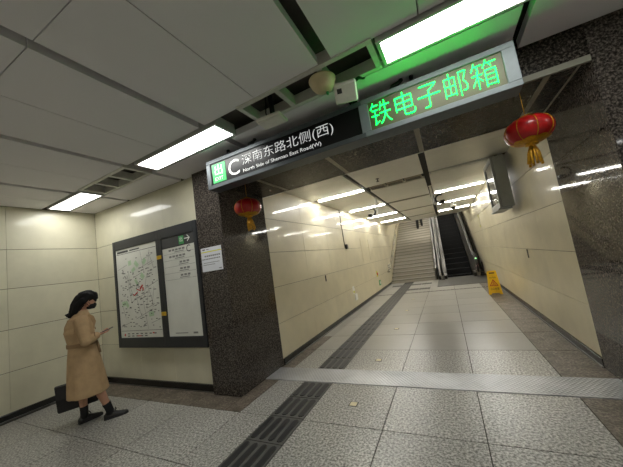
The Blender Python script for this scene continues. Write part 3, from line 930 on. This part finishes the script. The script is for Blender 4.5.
tube('cable', [(0.02, 0.0, 0.05), (0.05, -0.03, 0.075), (0.12, -0.06, 0.10), (0.17, -0.03, 0.16), (0.19, 0.0, 0.26)], 0.014, 'black_rubber', ap, 8)
ap2 = empty('wireless_box', (-1.225, 2.10, ZC - 0.15), 0.05)
tag(ap2, 'flat white box hanging on a black strap from the ceiling grille', 'wireless box')
box('case', (-0.125, -0.085, 0.0), (0.125, 0.085, 0.035), 'white_plastic', ap2, 0.006)
box('base_plate', (-0.11, -0.07, -0.006), (0.11, 0.07, 0.0), 'white_plastic', ap2, 0.003)
box('strap', (0.0, -0.02, 0.035), (0.045, -0.008, 0.30), 'black_metal', ap2)
tube('cable', [(-0.04, -0.01, 0.035), (-0.045, -0.015, 0.1), (-0.03, -0.01, 0.28)], 0.006, 'black_rubber', ap2, 6)
box('bracket', (-0.05, -0.03, 0.035), (0.05, 0.02, 0.05), 'white_plastic', ap2, 0.003)

# ------------------------------------------------------------------ passage equipment
disp = empty('wall_display', (1.06, 5.98, 1.96))
tag(disp, 'grey boxed display hanging from the passage ceiling by the right wall', 'display')
box('case', (-0.09, -0.42, 0.0), (0.10, 0.42, 0.90), 'display_case', disp, 0.012)
for a, c, z0, z1 in ((-0.42, 0.42, 0.0, 0.10), (-0.42, 0.42, 0.83, 0.90), (-0.42, -0.36, 0.10, 0.83), (0.36, 0.42, 0.10, 0.83)):
    box('bezel', (-0.115, a, z0), (-0.09, c, z1), 'display_case', disp, 0.004)
box('screen', (-0.098, -0.36, 0.10), (-0.09, 0.36, 0.83), 'screen_dark', disp)
for y in (-0.2, 0.2):
    tube('hanger', [(0.02, y, 0.90), (0.02, y, ZK - 1.96)], 0.025, 'steel_dull', disp, 8)
box('shelf_lip', (-0.14, -0.40, -0.03), (0.06, 0.40, 0.0), 'display_case', disp, 0.004)

def camera_pole(loc, side, label):
    root = empty('ceiling_camera', loc)
    L = 0.46
    lathe('flange', [(0.045, -0.012), (0.045, 0.0)], 'white_plastic', root, 14)
    tube('pole', [(0, 0, 0), (0, 0, -L + 0.04), (side * 0.02, 0, -L + 0.01), (side * 0.09, 0, -L)], 0.026, 'white_plastic', root, 8)
    tube('curved_cable', [(side * (0.16 + 0.10 * math.cos(a)), -0.02, -L + 0.10 + 0.10 * math.sin(a)) for a in [math.radians(60 + 24 * i) for i in range(11)]], 0.02, 'black_rubber', root, 8)
    hd_ = box('camera_body', (side * 0.20 - 0.05, -0.06, -L - 0.01), (side * 0.20 + 0.05, 0.14, -L + 0.06), 'black_metal', root, 0.012)
    ln = lathe('lens', [(0.026, 0.0), (0.026, 0.03)], 'screen_dark', hd_, 12, (0, -0.11, 0)); ln.rotation_euler = (-math.pi / 2, 0, 0)
    tag(root, label, 'camera')
camera_pole((-1.36, 6.95, ZK), -1, 'black camera on a white ceiling pole on the tactile strip side')
camera_pole((-0.07, 7.1, ZK), 1, 'black camera on a white ceiling pole beside the wall display')
dc = empty('dome_camera', (0.47, 10.3, ZK))
tube('pole', [(0, 0, 0), (0, 0, -0.16)], 0.016, 'white_plastic', dc, 8)
lathe('housing', [(0.05, -0.15), (0.085, -0.17), (0.09, -0.24)][::-1], 'white_plastic', dc, 16)
lathe('dome', [(0.02, -0.32), (0.06, -0.30), (0.082, -0.26), (0.085, -0.24)], 'screen_dark', dc, 16)
tag(dc, 'small white dome camera hanging above the escalator entrance', 'camera')

# low wall signs on the corridor wall
def small_sign(name, y, z, w_, h_, mat, label, cat):
    o = box(name, (XL, y - w_ / 2, z - h_ / 2), (XL + 0.012, y + w_ / 2, z + h_ / 2), mat, None, 0.002)
    tag(o, label, cat)
    return o
so = empty('alarm_button', (XL, 10.82, 0.73))
box('plate', (0, -0.07, -0.11), (0.012, 0.07, 0.11), 'print_yellow', so, 0.002)
box('button', (0.012, -0.05, -0.05), (0.03, 0.05, 0.05), 'print_red', so, 0.004)
tag(so, 'small red and yellow alarm plate low on the passage wall', 'alarm')
ex = empty('exit_plate', (XL, 11.05, 0.36))
box('plate', (0, -0.13, -0.10), (0.015, 0.13, 0.10), 'print_green', ex, 0.002)
box('white_mark', (0.015, -0.05, -0.05), (0.017, 0.05, 0.05), 'print_white', ex)
tag(ex, 'small green exit plate low on the passage wall near the stairs', 'exit sign')
st_ = empty('wall_socket', (XL, 7.73, 0.42))
box('plate', (0, -0.04, -0.15), (0.03, 0.16, 0.03), 'print_white', st_, 0.004)
box('sticker', (0.0, -0.14, 0.05), (0.004, 0.04, 0.26), 'print_white', st_)
box('yellow_mark', (0.004, -0.11, 0.07), (0.006, 0.01, 0.13), 'print_yellow', st_)
tag(st_, 'white wall socket with a yellow sticker low on the passage wall', 'wall socket')
ys = empty('wall_sticker', (XR, 11.5, 1.90))
box('sheet', (-0.003, -0.07, 0.0), (0, 0.07, 0.46), 'plate_cream', ys)
box('yellow_band', (-0.005, -0.07, 0.36), (-0.003, 0.07, 0.46), 'print_yellow', ys)
box('yellow_band', (-0.005, -0.07, 0.0), (-0.003, 0.07, 0.08), 'print_yellow', ys)
tag(ys, 'tall yellow and white sticker on the wall beside the escalator', 'sticker')

# caution sign
cs = empty('caution_sign', (0.965, 8.72, 0), -0.12)
tag(cs, 'yellow folding wet floor caution sign standing before the escalator', 'caution sign')
def caution_panel(sgn):
    tilt = 0.19
    root = empty('front_panel' if sgn < 0 else 'rear_panel', (0, 0, 0.60)); root.parent = cs
    root.rotation_euler = (-sgn * -tilt * -1 if sgn < 0 else -tilt * -1, 0, 0)
    root.rotation_euler = (sgn * tilt, 0, 0)
    pts = [(-0.155, -0.61), (-0.10, -0.61), (-0.08, -0.575), (0.08, -0.575), (0.10, -0.61), (0.155, -0.61), (0.105, -0.01), (0.09, 0.01), (-0.09, 0.01), (-0.105, -0.01)]
    prism('panel', pts, 1, -0.012, 0.012, 'caution_yellow', root)
    return root
fp = caution_panel(-1)
caution_panel(1)
box('handle_slot', (-0.06, -0.0135, -0.07), (0.06, -0.012, -0.035), 'caution_print', fp)
text('warning_word', 'CAUTION', -0.07, 0.07, -0.19, -0.155, 'caution_print', fp, -0.013, 0.001)
text('warning_characters', '小心地滑', -0.095, 0.095, -0.50, -0.43, 'caution_print', fp, -0.013, 0.001)
v, f = [], []
for s_, y in ((1.0, -0.0135),):
    A = [(-0.10, -0.39), (0.10, -0.39), (0.0, -0.215)]; c_ = (0, -0.332)
    B = [(c_[0] + (x - c_[0]) * 0.72, c_[1] + (z - c_[1]) * 0.72) for x, z in A]
    v = [(x, y, z) for x, z in A + B]
    f = [(0, 1, 4, 3), (1, 2, 5, 4), (2, 0, 3, 5)]
link('warning_triangle', mesh_of('warning_triangle', v, f), 'print_red', fp)
flat_marks('slipping_figure', [(0.0, -0.32, 0.016, 0.055, 0.6), (0.012, -0.285, 0.02, 0.02, 0), (-0.02, -0.355, 0.05, 0.012, 0.4), (0.02, -0.35, 0.045, 0.012, -0.5)], 'print_red', fp, -0.0135)

# ------------------------------------------------------------------ people
def capsule(bm, p0, r0, p1, r1, seg=14, flat=None):
    p0, p1 = Vector(p0), Vector(p1)
    d = p1 - p0
    n = max(2, int(d.length / (min(r0, r1) * 0.6)) + 1)
    for i in range(n + 1):
        t_ = i / n
        c_ = p0.lerp(p1, t_); r = r0 + (r1 - r0) * t_
        res = bmesh.ops.create_icosphere(bm, subdivisions=2, radius=r)
        for v_ in res['verts']:
            if flat:
                v_.co = Vector((v_.co.x * flat[0], v_.co.y * flat[1], v_.co.z * flat[2]))
            v_.co += c_

def remeshed(name, bm, voxel, mat, parent, smooth_iter=4):
    me = bpy.data.meshes.new(name); bm.to_mesh(me); bm.free()
    o = bpy.data.objects.new(name, me); COL.objects.link(o)
    md = o.modifiers.new('r', 'REMESH'); md.mode = 'VOXEL'; md.voxel_size = voxel
    sm = o.modifiers.new('s', 'SMOOTH'); sm.factor = 0.5; sm.iterations = smooth_iter
    bpy.context.view_layer.update()
    dg = bpy.context.evaluated_depsgraph_get()
    out = bpy.data.meshes.new_from_object(o.evaluated_get(dg))
    bpy.data.objects.remove(o); bpy.data.meshes.remove(me)
    out.name = name; out.materials.clear()
    return link(name, out, mat, parent, smooth=True)

def loft(bm, rings, seg=36, ripple=None):
    """rings: (z, centre u, centre v, radius u, radius v) -> closed surface."""
    vs_ = []
    for i, (z, cu, cv, ru, rv) in enumerate(rings):
        row = []
        for k in range(seg):
            a = 2 * math.pi * k / seg
            w_ = 1 + (ripple(z, a) if ripple else 0)
            row.append(bm.verts.new((cu + ru * w_ * math.cos(a), cv + rv * w_ * math.sin(a), z)))
        vs_.append(row)
    for i in range(len(vs_) - 1):
        for k in range(seg):
            bm.faces.new((vs_[i][k], vs_[i][(k + 1) % seg], vs_[i + 1][(k + 1) % seg], vs_[i + 1][k]))
    bm.faces.new(vs_[0][::-1]); bm.faces.new(vs_[-1])

# local frame: x forward, y to the person's left, z up
WANG = math.radians(66)
woman = empty('person', (-4.12, 1.98, 0), WANG)
tag(woman, 'woman in khaki trench coat and black mask standing and looking at a phone', 'person')

RH = Vector((0.055, -0.10, 1.035))     # right hand
LH = Vector((-0.20, 0.265, 0.70))      # left hand
bm = bmesh.new()
# head and neck, bent forward over the phone
capsule(bm, (-0.115, 0, 1.475), 0.088, (-0.105, 0, 1.505), 0.088)
capsule(bm, (-0.075, 0, 1.43), 0.066, (-0.085, 0, 1.48), 0.075)
capsule(bm, (-0.035, 0, 1.385), 0.034, (-0.045, 0, 1.41), 0.05)         # jaw and chin
capsule(bm, (-0.006, 0, 1.435), 0.013, (-0.020, 0, 1.465), 0.009)        # nose
capsule(bm, (-0.010, -0.016, 1.402), 0.010, (-0.010, 0.016, 1.402), 0.010)
for s_ in (-1, 1):
    capsule(bm, (-0.10, s_ * 0.086, 1.445), 0.014, (-0.105, s_ * 0.088, 1.475), 0.018)   # ears
capsule(bm, (-0.155, 0, 1.30), 0.056, (-0.11, 0, 1.42), 0.05)
# trunk under the coat
capsule(bm, (-0.16, 0, 0.86), 0.12, (-0.17, 0, 1.18), 0.12, flat=(0.85, 1.15, 1))
capsule(bm, (-0.165, -0.13, 1.24), 0.05, (-0.165, 0.13, 1.24), 0.05)
# legs: right leg forward, left leg back
hipR, kneeR, ankR = (-0.13, -0.085, 0.82), (-0.02, -0.085, 0.45), (0.075, -0.08, 0.09)
hipL, kneeL, ankL = (-0.16, 0.085, 0.82), (-0.155, 0.10, 0.45), (-0.165, 0.13, 0.09)
for h_, k_, a_ in ((hipR, kneeR, ankR), (hipL, kneeL, ankL)):
    capsule(bm, h_, 0.085, k_, 0.055)
    mid = tuple(k_[i] * 0.68 + a_[i] * 0.32 - (0.015 if i == 0 else 0) for i in range(3))
    capsule(bm, k_, 0.048, mid, 0.050); capsule(bm, mid, 0.050, a_, 0.032)
    capsule(bm, a_, 0.032, (a_[0] - 0.01, a_[1], 0.05), 0.030)
    capsule(bm, (a_[0], a_[1], 0.042), 0.022, (a_[0] + 0.05, a_[1], 0.034), 0.016)
# arms
shR, elR, wrR = (-0.15, -0.165, 1.23), (-0.115, -0.225, 0.985), (0.0, -0.125, 1.02)
shL, elL, wrL = (-0.16, 0.165, 1.23), (-0.20, 0.235, 0.99), (-0.205, 0.262, 0.775)
for s_, e_, w_ in ((shR, elR, wrR), (shL, elL, wrL)):
    capsule(bm, s_, 0.048, e_, 0.038); capsule(bm, e_, 0.038, w_, 0.026)
# right hand: palm with four fingers under the phone and a thumb on top
capsule(bm, wrR, 0.024, RH, 0.026, flat=(1, 1.15, 0.7))
for k, (dy, l_) in enumerate(((-0.028, 0.045), (-0.010, 0.055), (0.008, 0.052), (0.024, 0.040))):
    b0 = RH + Vector((0.018, dy, -0.006)); b1 = b0 + Vector((l_ * 0.55, 0.004, 0.012)); b2 = b1 + Vector((l_ * 0.4, 0.004, 0.022))
    capsule(bm, b0, 0.0095, b1, 0.009); capsule(bm, b1, 0.009, b2, 0.008)
capsule(bm, RH + Vector((-0.01, 0.032, 0.0)), 0.011, RH + Vector((0.018, 0.05, 0.02)), 0.010)
capsule(bm, RH + Vector((0.018, 0.05, 0.02)), 0.010, RH + Vector((0.045, 0.04, 0.036)), 0.008)
# left hand: fingers curled round the bag handle
capsule(bm, wrL, 0.024, LH, 0.026, flat=(1.15, 0.7, 1))
for k, dx in enumerate((-0.028, -0.010, 0.008, 0.024)):
    b0 = LH + Vector((dx, 0.006, -0.02)); b1 = b0 + Vector((0, 0.012, -0.026)); b2 = b1 + Vector((0, -0.03, -0.012)); b3 = b2 + Vector((0, -0.014, 0.02))
    capsule(bm, b0, 0.0095, b1, 0.009); capsule(bm, b1, 0.009, b2, 0.009); capsule(bm, b2, 0.009, b3, 0.008)
capsule(bm, LH + Vector((0.028, -0.004, 0.012)), 0.011, LH + Vector((0.045, -0.018, -0.02)), 0.010)
capsule(bm, LH + Vector((0.045, -0.018, -0.02)), 0.010, LH + Vector((0.035, -0.03, -0.045)), 0.008)
body = remeshed('body', bm, 0.0055, 'skin', woman, 3)
for s_ in (-1, 1):
    lathe('eye', [(0.0035, -0.012), (0.011, -0.006), (0.012, 0.0), (0.011, 0.006), (0.0035, 0.012)], 'eye_white', woman, 10, (-0.038, s_ * 0.033, 1.465))
    lathe('iris', [(0.0015, -0.006), (0.0055, -0.003), (0.0055, 0.003), (0.0015, 0.006)], 'hair_black', woman, 8, (-0.029, s_ * 0.034, 1.463))
    tube('eyebrow', [(-0.024, s_ * 0.018, 1.487), (-0.018, s_ * 0.035, 1.492), (-0.034, s_ * 0.055, 1.486)], 0.0035, 'hair_black', woman, 5)

# coat
def pleat(z, a):
    k = max(0.0, (0.92 - z) / 0.6)
    return 0.035 * k * math.sin(6 * a + 0.8) + 0.02 * k * math.sin(11 * a)
bm = bmesh.new()
loft(bm, [(0.345, -0.115, 0, 0.20, 0.205), (0.42, -0.12, 0, 0.195, 0.20), (0.60, -0.13, 0, 0.178, 0.19), (0.78, -0.14, 0, 0.158, 0.18),
          (0.90, -0.15, 0, 0.138, 0.158), (0.945, -0.155, 0, 0.130, 0.150), (0.99, -0.16, 0, 0.136, 0.157), (1.08, -0.168, 0, 0.146, 0.172),
          (1.17, -0.168, 0, 0.142, 0.180), (1.235, -0.166, 0, 0.118, 0.165), (1.275, -0.16, 0, 0.088, 0.120), (1.31, -0.15, 0, 0.074, 0.082), (1.335, -0.14, 0, 0.072, 0.078)], 40, pleat)
bmesh.ops.recalc_face_normals(bm, faces=bm.faces)
for pts_ in (((shR, 0.072), ((-0.135, -0.20, 1.11), 0.066), (elR, 0.060), ((-0.06, -0.175, 1.0), 0.052), ((-0.018, -0.138, 1.017), 0.047)),
             ((shL, 0.072), ((-0.18, 0.205, 1.11), 0.064), (elL, 0.056), ((-0.203, 0.25, 0.88), 0.05), ((-0.205, 0.26, 0.80), 0.047))):
    for (p_, r_), (q_, s__) in zip(pts_[:-1], pts_[1:]):
        capsule(bm, p_, r_, q_, s__)
coat = remeshed('trench_coat', bm, 0.009, 'coat_khaki', woman, 2)
# collar, lapels, belt, flap, cuffs, buttons
def ring_band(name, z0, z1, cu, ru, rv, mat, a0=0, a1=360, th=0.008, n=40, flare=0.0, parent=coat):
    v, f = [], []
    for i in range(n + 1):
        a = math.radians(a0 + (a1 - a0) * i / n)
        for dz, dr in ((z0, 0), (z1, flare), (z1, flare + th), (z0, th)):
            v.append((cu + (ru + dr) * math.cos(a), (rv + dr) * math.sin(a), dz))
    for i in range(n):
        for j in range(4):
            f.append((i * 4 + j, i * 4 + (j + 1) % 4, (i + 1) * 4 + (j + 1) % 4, (i + 1) * 4 + j))
    f += [(0, 1, 2, 3), (n * 4 + 3, n * 4 + 2, n * 4 + 1, n * 4)]
    return link(name, mesh_of(name, v, f), mat, parent)
ring_band('belt', 0.925, 0.968, -0.154, 0.132, 0.153, 'coat_khaki_dark', th=0.014)
ring_band('collar', 1.345, 1.285, -0.145, 0.070, 0.078, 'coat_khaki', 40, 320, 0.012, flare=0.028)
ring_band('shoulder_cape', 1.255, 1.10, -0.165, 0.104, 0.148, 'coat_khaki', 110, 250, 0.008, flare=0.043)
for s_ in (-1, 1):
    prism('lapel', [(-0.085, 1.30), (-0.025, 1.25), (-0.008, 1.19), (-0.03, 1.10), (-0.07, 1.20)], 1, s_ * 0.06 - 0.012, s_ * 0.06 + 0.012, 'coat_khaki', coat)
    for z in (1.10, 1.02, 0.86, 0.76):
        bt = lathe('button', [(0.012, 0.0), (0.012, 0.006)], 'coat_khaki_dark', coat, 10, (-0.02 if z > 0.95 else 0.012, s_ * 0.05, z)); bt.rotation_euler = (0, math.pi / 2, 0)
prism('buckle', [(0.90, ), ] and [(-0.03, 0.92), (0.03, 0.92), (0.03, 0.975), (-0.03, 0.975)], 0, -0.018, -0.008, 'leather_black', coat)
tube('belt_end', [(-0.01, -0.03, 0.945), (0.0, -0.05, 0.90), (0.015, -0.055, 0.80)], 0.014, 'coat_khaki_dark', coat, 6)
tube('cuff_strap', [(-0.03, -0.155 + 0.05 * math.cos(a), 1.01 + 0.052 * math.sin(a)) for a in [2 * math.pi * i / 16 for i in range(17)]], 0.007, 'coat_khaki_dark', coat, 6)

# hair: cap and a shoulder-length fall with a flick at the end
bm = bmesh.new()
capsule(bm, (-0.135, 0, 1.495), 0.098, (-0.115, 0, 1.51), 0.096)
capsule(bm, (-0.165, 0, 1.46), 0.092, (-0.18, 0, 1.40), 0.082, flat=(0.9, 1.05, 1))
capsule(bm, (-0.18, 0, 1.40), 0.078, (-0.225, 0, 1.335), 0.050, flat=(0.8, 1.45, 0.9))
for s_ in (-1, 1):
    capsule(bm, (-0.10, s_ * 0.062, 1.53), 0.042, (-0.135, s_ * 0.09, 1.45), 0.034)
    capsule(bm, (-0.145, s_ * 0.082, 1.46), 0.042, (-0.20, s_ * 0.085, 1.345), 0.034)
    capsule(bm, (-0.20, s_ * 0.05, 1.34), 0.04, (-0.25, s_ * 0.05, 1.305), 0.028)
    capsule(bm, (-0.07, s_ * 0.03, 1.555), 0.036, (-0.035, s_ * 0.05, 1.515), 0.022)    # fringe
    capsule(bm, (-0.035, s_ * 0.05, 1.515), 0.020, (-0.02, s_ * 0.062, 1.48), 0.010)
capsule(bm, (-0.06, 0, 1.56), 0.034, (-0.022, 0, 1.52), 0.018)
capsule(bm, (-0.24, -0.02, 1.32), 0.026, (-0.29, -0.03, 1.322), 0.010)
capsule(bm, (-0.24, 0.03, 1.31), 0.022, (-0.285, 0.03, 1.30), 0.009)
remeshed('hair', bm, 0.007, 'hair_black', woman, 2)
# mask with ear loops
bm = bmesh.new()
capsule(bm, (-0.030, 0, 1.385), 0.034, (-0.035, 0, 1.43), 0.044, flat=(1.0, 1.2, 1))
capsule(bm, (-0.058, 0, 1.40), 0.055, (-0.062, 0, 1.425), 0.064)
capsule(bm, (-0.008, 0, 1.42), 0.016, (-0.014, 0, 1.445), 0.013)
mk = remeshed('face_mask', bm, 0.006, 'cloth_black', woman, 2)
for s_ in (-1, 1):
    tube('ear_loop', [(-0.062, s_ * 0.066, 1.435), (-0.10, s_ * 0.090, 1.47), (-0.118, s_ * 0.094, 1.455), (-0.098, s_ * 0.09, 1.435), (-0.058, s_ * 0.060, 1.40)], 0.0028, 'cloth_black', mk, 5)
# socks and shoes
for (a_, k_) in ((ankR, kneeR), (ankL, kneeL)):
    dx = (k_[0] - a_[0]) / (k_[2] - a_[2]); dy = (k_[1] - a_[1]) / (k_[2] - a_[2])
    tube('sock', [(a_[0] - 0.006, a_[1], 0.05), (a_[0], a_[1], 0.09), (a_[0] + dx * 0.05 - 0.002, a_[1] + dy * 0.05, 0.14), (a_[0] + dx * 0.10 - 0.006, a_[1] + dy * 0.10, 0.19)], [0.042, 0.041, 0.041, 0.045], 'cloth_black', woman, 14)
    out = -0.12 if a_ is ankR else 0.25
    shoe = empty('shoe', (a_[0], a_[1], 0)); shoe.parent = woman; shoe.rotation_euler = (0, 0, out)
    secs = [(-0.062, 0.022, 0.055, 0.028), (-0.045, 0.034, 0.075, 0.03), (0.0, 0.038, 0.085, 0.03), (0.045, 0.040, 0.075, 0.03), (0.09, 0.043, 0.055, 0.028), (0.135, 0.040, 0.045, 0.026), (0.17, 0.028, 0.036, 0.026), (0.185, 0.012, 0.028, 0.024)]
    v, f = [], []
    seg = 12
    for x, hw, top_, _ in secs:
        for k in range(seg):
            an = math.pi * k / (seg - 1)
            v.append((x, hw * math.cos(an), 0.012 + (top_ - 0.012) * math.sin(an)))
    for i in range(len(secs) - 1):
        for k in range(seg - 1):
            f.append((i * seg + k, (i + 1) * seg + k, (i + 1) * seg + k + 1, i * seg + k + 1))
        f.append((i * seg + seg - 1, (i + 1) * seg + seg - 1, (i + 1) * seg, i * seg))
    f += [tuple(range(seg)), tuple((len(secs) - 1) * seg + k for k in range(seg - 1, -1, -1))]
    up_ = link('upper', mesh_of('upper', v, f), 'leather_black', shoe, smooth=True)
    so_ = prism('sole', [(x, hw * 1.08) for x, hw, _, _ in secs] + [(x, -hw * 1.08) for x, hw, _, _ in secs[::-1]], 2, 0.0, 0.016, 'shoe_sole', shoe)
    tube('lace', [(0.06, -0.02, 0.078), (0.045, -0.03, 0.098), (0.055, 0.0, 0.083), (0.05, 0.03, 0.1), (0.065, 0.018, 0.078)], 0.004, 'cloth_black', shoe, 5)

# the head bends forward over the phone: turn everything above the collar about the neck
bpy.context.view_layer.update()
PIV, BEND = Vector((-0.13, 0, 1.40)), math.radians(22)
def bend(p):
    w_ = min(1.0, max(0.0, (p.z - 1.34) / 0.07))
    q = p - PIV; a = BEND * w_
    return PIV + Vector((q.x * math.cos(a) + q.z * math.sin(a), q.y, -q.x * math.sin(a) + q.z * math.cos(a)))
for o in list(woman.children) + list(mk.children):
    nm = o.name.split('.')[0]
    if nm in ('body', 'hair', 'face_mask', 'eyebrow', 'ear_loop'):
        for v_ in o.data.vertices:
            if v_.co.x > -0.2 or nm != 'hair':
                v_.co = bend(v_.co)
            else:                      # the ends of the hair keep hanging on the collar
                v_.co = bend(v_.co) * max(0.0, min(1.0, (v_.co.z - 1.32) / 0.10)) + v_.co * (1 - max(0.0, min(1.0, (v_.co.z - 1.32) / 0.10)))
        o.data.update()
    elif nm in ('eye', 'iris'):
        o.location = bend(Vector(o.location))

def wpt(p):
    return woman.matrix_world @ Vector(p)
bpy.context.view_layer.update()
# phone lying in the right hand
ph = empty('phone', wpt(RH + Vector((0.035, 0.005, 0.022))), WANG)
ph.rotation_euler = (0, math.radians(-16), WANG)
box('case', (-0.072, -0.036, -0.0045), (0.072, 0.036, 0.0035), 'phone_body', ph, 0.003)
box('screen', (-0.068, -0.033, 0.0035), (0.068, 0.033, 0.0045), 'screen_dark', ph)
tag(ph, 'slim grey phone held in the right hand of the woman', 'phone')
# tote bag
bag = empty('tote_bag', wpt((-0.215, 0.275, 0.17)), WANG)
bag.rotation_euler = (0, 0, WANG)
v, f = [], []
for z, hx, hy in ((0, 0.185, 0.065), (0.02, 0.195, 0.07), (0.15, 0.205, 0.065), (0.29, 0.215, 0.04), (0.30, 0.212, 0.036)):
    for sx, sy_ in ((-1, -1), (0, -1.15), (1, -1), (1.02, 0), (1, 1), (0, 1.15), (-1, 1), (-1.02, 0)):
        v.append((sx * hx, sy_ * hy, z))
for i in range(4):
    for k in range(8):
        f.append((i * 8 + k, i * 8 + (k + 1) % 8, (i + 1) * 8 + (k + 1) % 8, (i + 1) * 8 + k))
f += [tuple(range(7, -1, -1)), tuple(32 + k for k in range(8))]
link('bag_body', mesh_of('bag_body', v, f), 'leather_black', bag)
for s_ in (-1, 1):
    tube('strap', [(-0.10, s_ * 0.045, 0.24), (-0.085, s_ * 0.035, 0.36), (-0.03, s_ * 0.012, 0.465), (0.02, s_ * 0.006, 0.482), (0.06, s_ * 0.012, 0.465), (0.095, s_ * 0.035, 0.36), (0.10, s_ * 0.045, 0.24)], 0.008, 'leather_black', bag, 8)
tag(bag, 'black tote bag hanging low behind the legs of the woman', 'bag')

# person on the stairs, legs showing under the ceiling edge
KST = 16
py_, pz_ = YST + KST * RUN + 0.14, (KST + 1) * RISE
man = empty('person', (-1.22, py_, pz_), math.radians(80))
tag(man, 'person in black trousers climbing the stone stairs, legs only in view', 'person')
bm = bmesh.new()
for s_, fx, fz in ((-1, 0.27, RISE), (1, -0.02, 0.0)):
    hp, kn, an = (0.02, s_ * 0.09, 0.88), (0.10 + fx * 0.7, s_ * 0.10, 0.46 + fz * 0.8), (fx, s_ * 0.10, 0.10 + fz)
    capsule(bm, hp, 0.10, kn, 0.085); capsule(bm, kn, 0.083, an, 0.075)
    capsule(bm, (an[0], an[1], an[2] - 0.05), 0.045, (an[0] + 0.16, an[1], an[2] - 0.065), 0.033)
capsule(bm, (0.02, 0, 0.92), 0.14, (0.04, 0, 1.38), 0.15, flat=(0.75, 1.15, 1))
capsule(bm, (0.04, -0.17, 1.40), 0.06, (0.04, 0.17, 1.40), 0.06)
for s_ in (-1, 1):
    capsule(bm, (0.04, s_ * 0.19, 1.40), 0.055, (0.0, s_ * 0.25, 1.12), 0.045)
    capsule(bm, (0.0, s_ * 0.25, 1.12), 0.042, (0.10, s_ * 0.24, 0.90), 0.032)
    capsule(bm, (0.10, s_ * 0.24, 0.88), 0.034, (0.12, s_ * 0.235, 0.80), 0.026)
capsule(bm, (0.04, 0, 1.42), 0.055, (0.06, 0, 1.55), 0.052)
capsule(bm, (0.06, 0, 1.60), 0.085, (0.065, 0, 1.66), 0.092)
capsule(bm, (0.12, 0, 1.58), 0.02, (0.155, 0, 1.61), 0.012)
remeshed('body', bm, 0.014, 'cloth_black', man, 3)
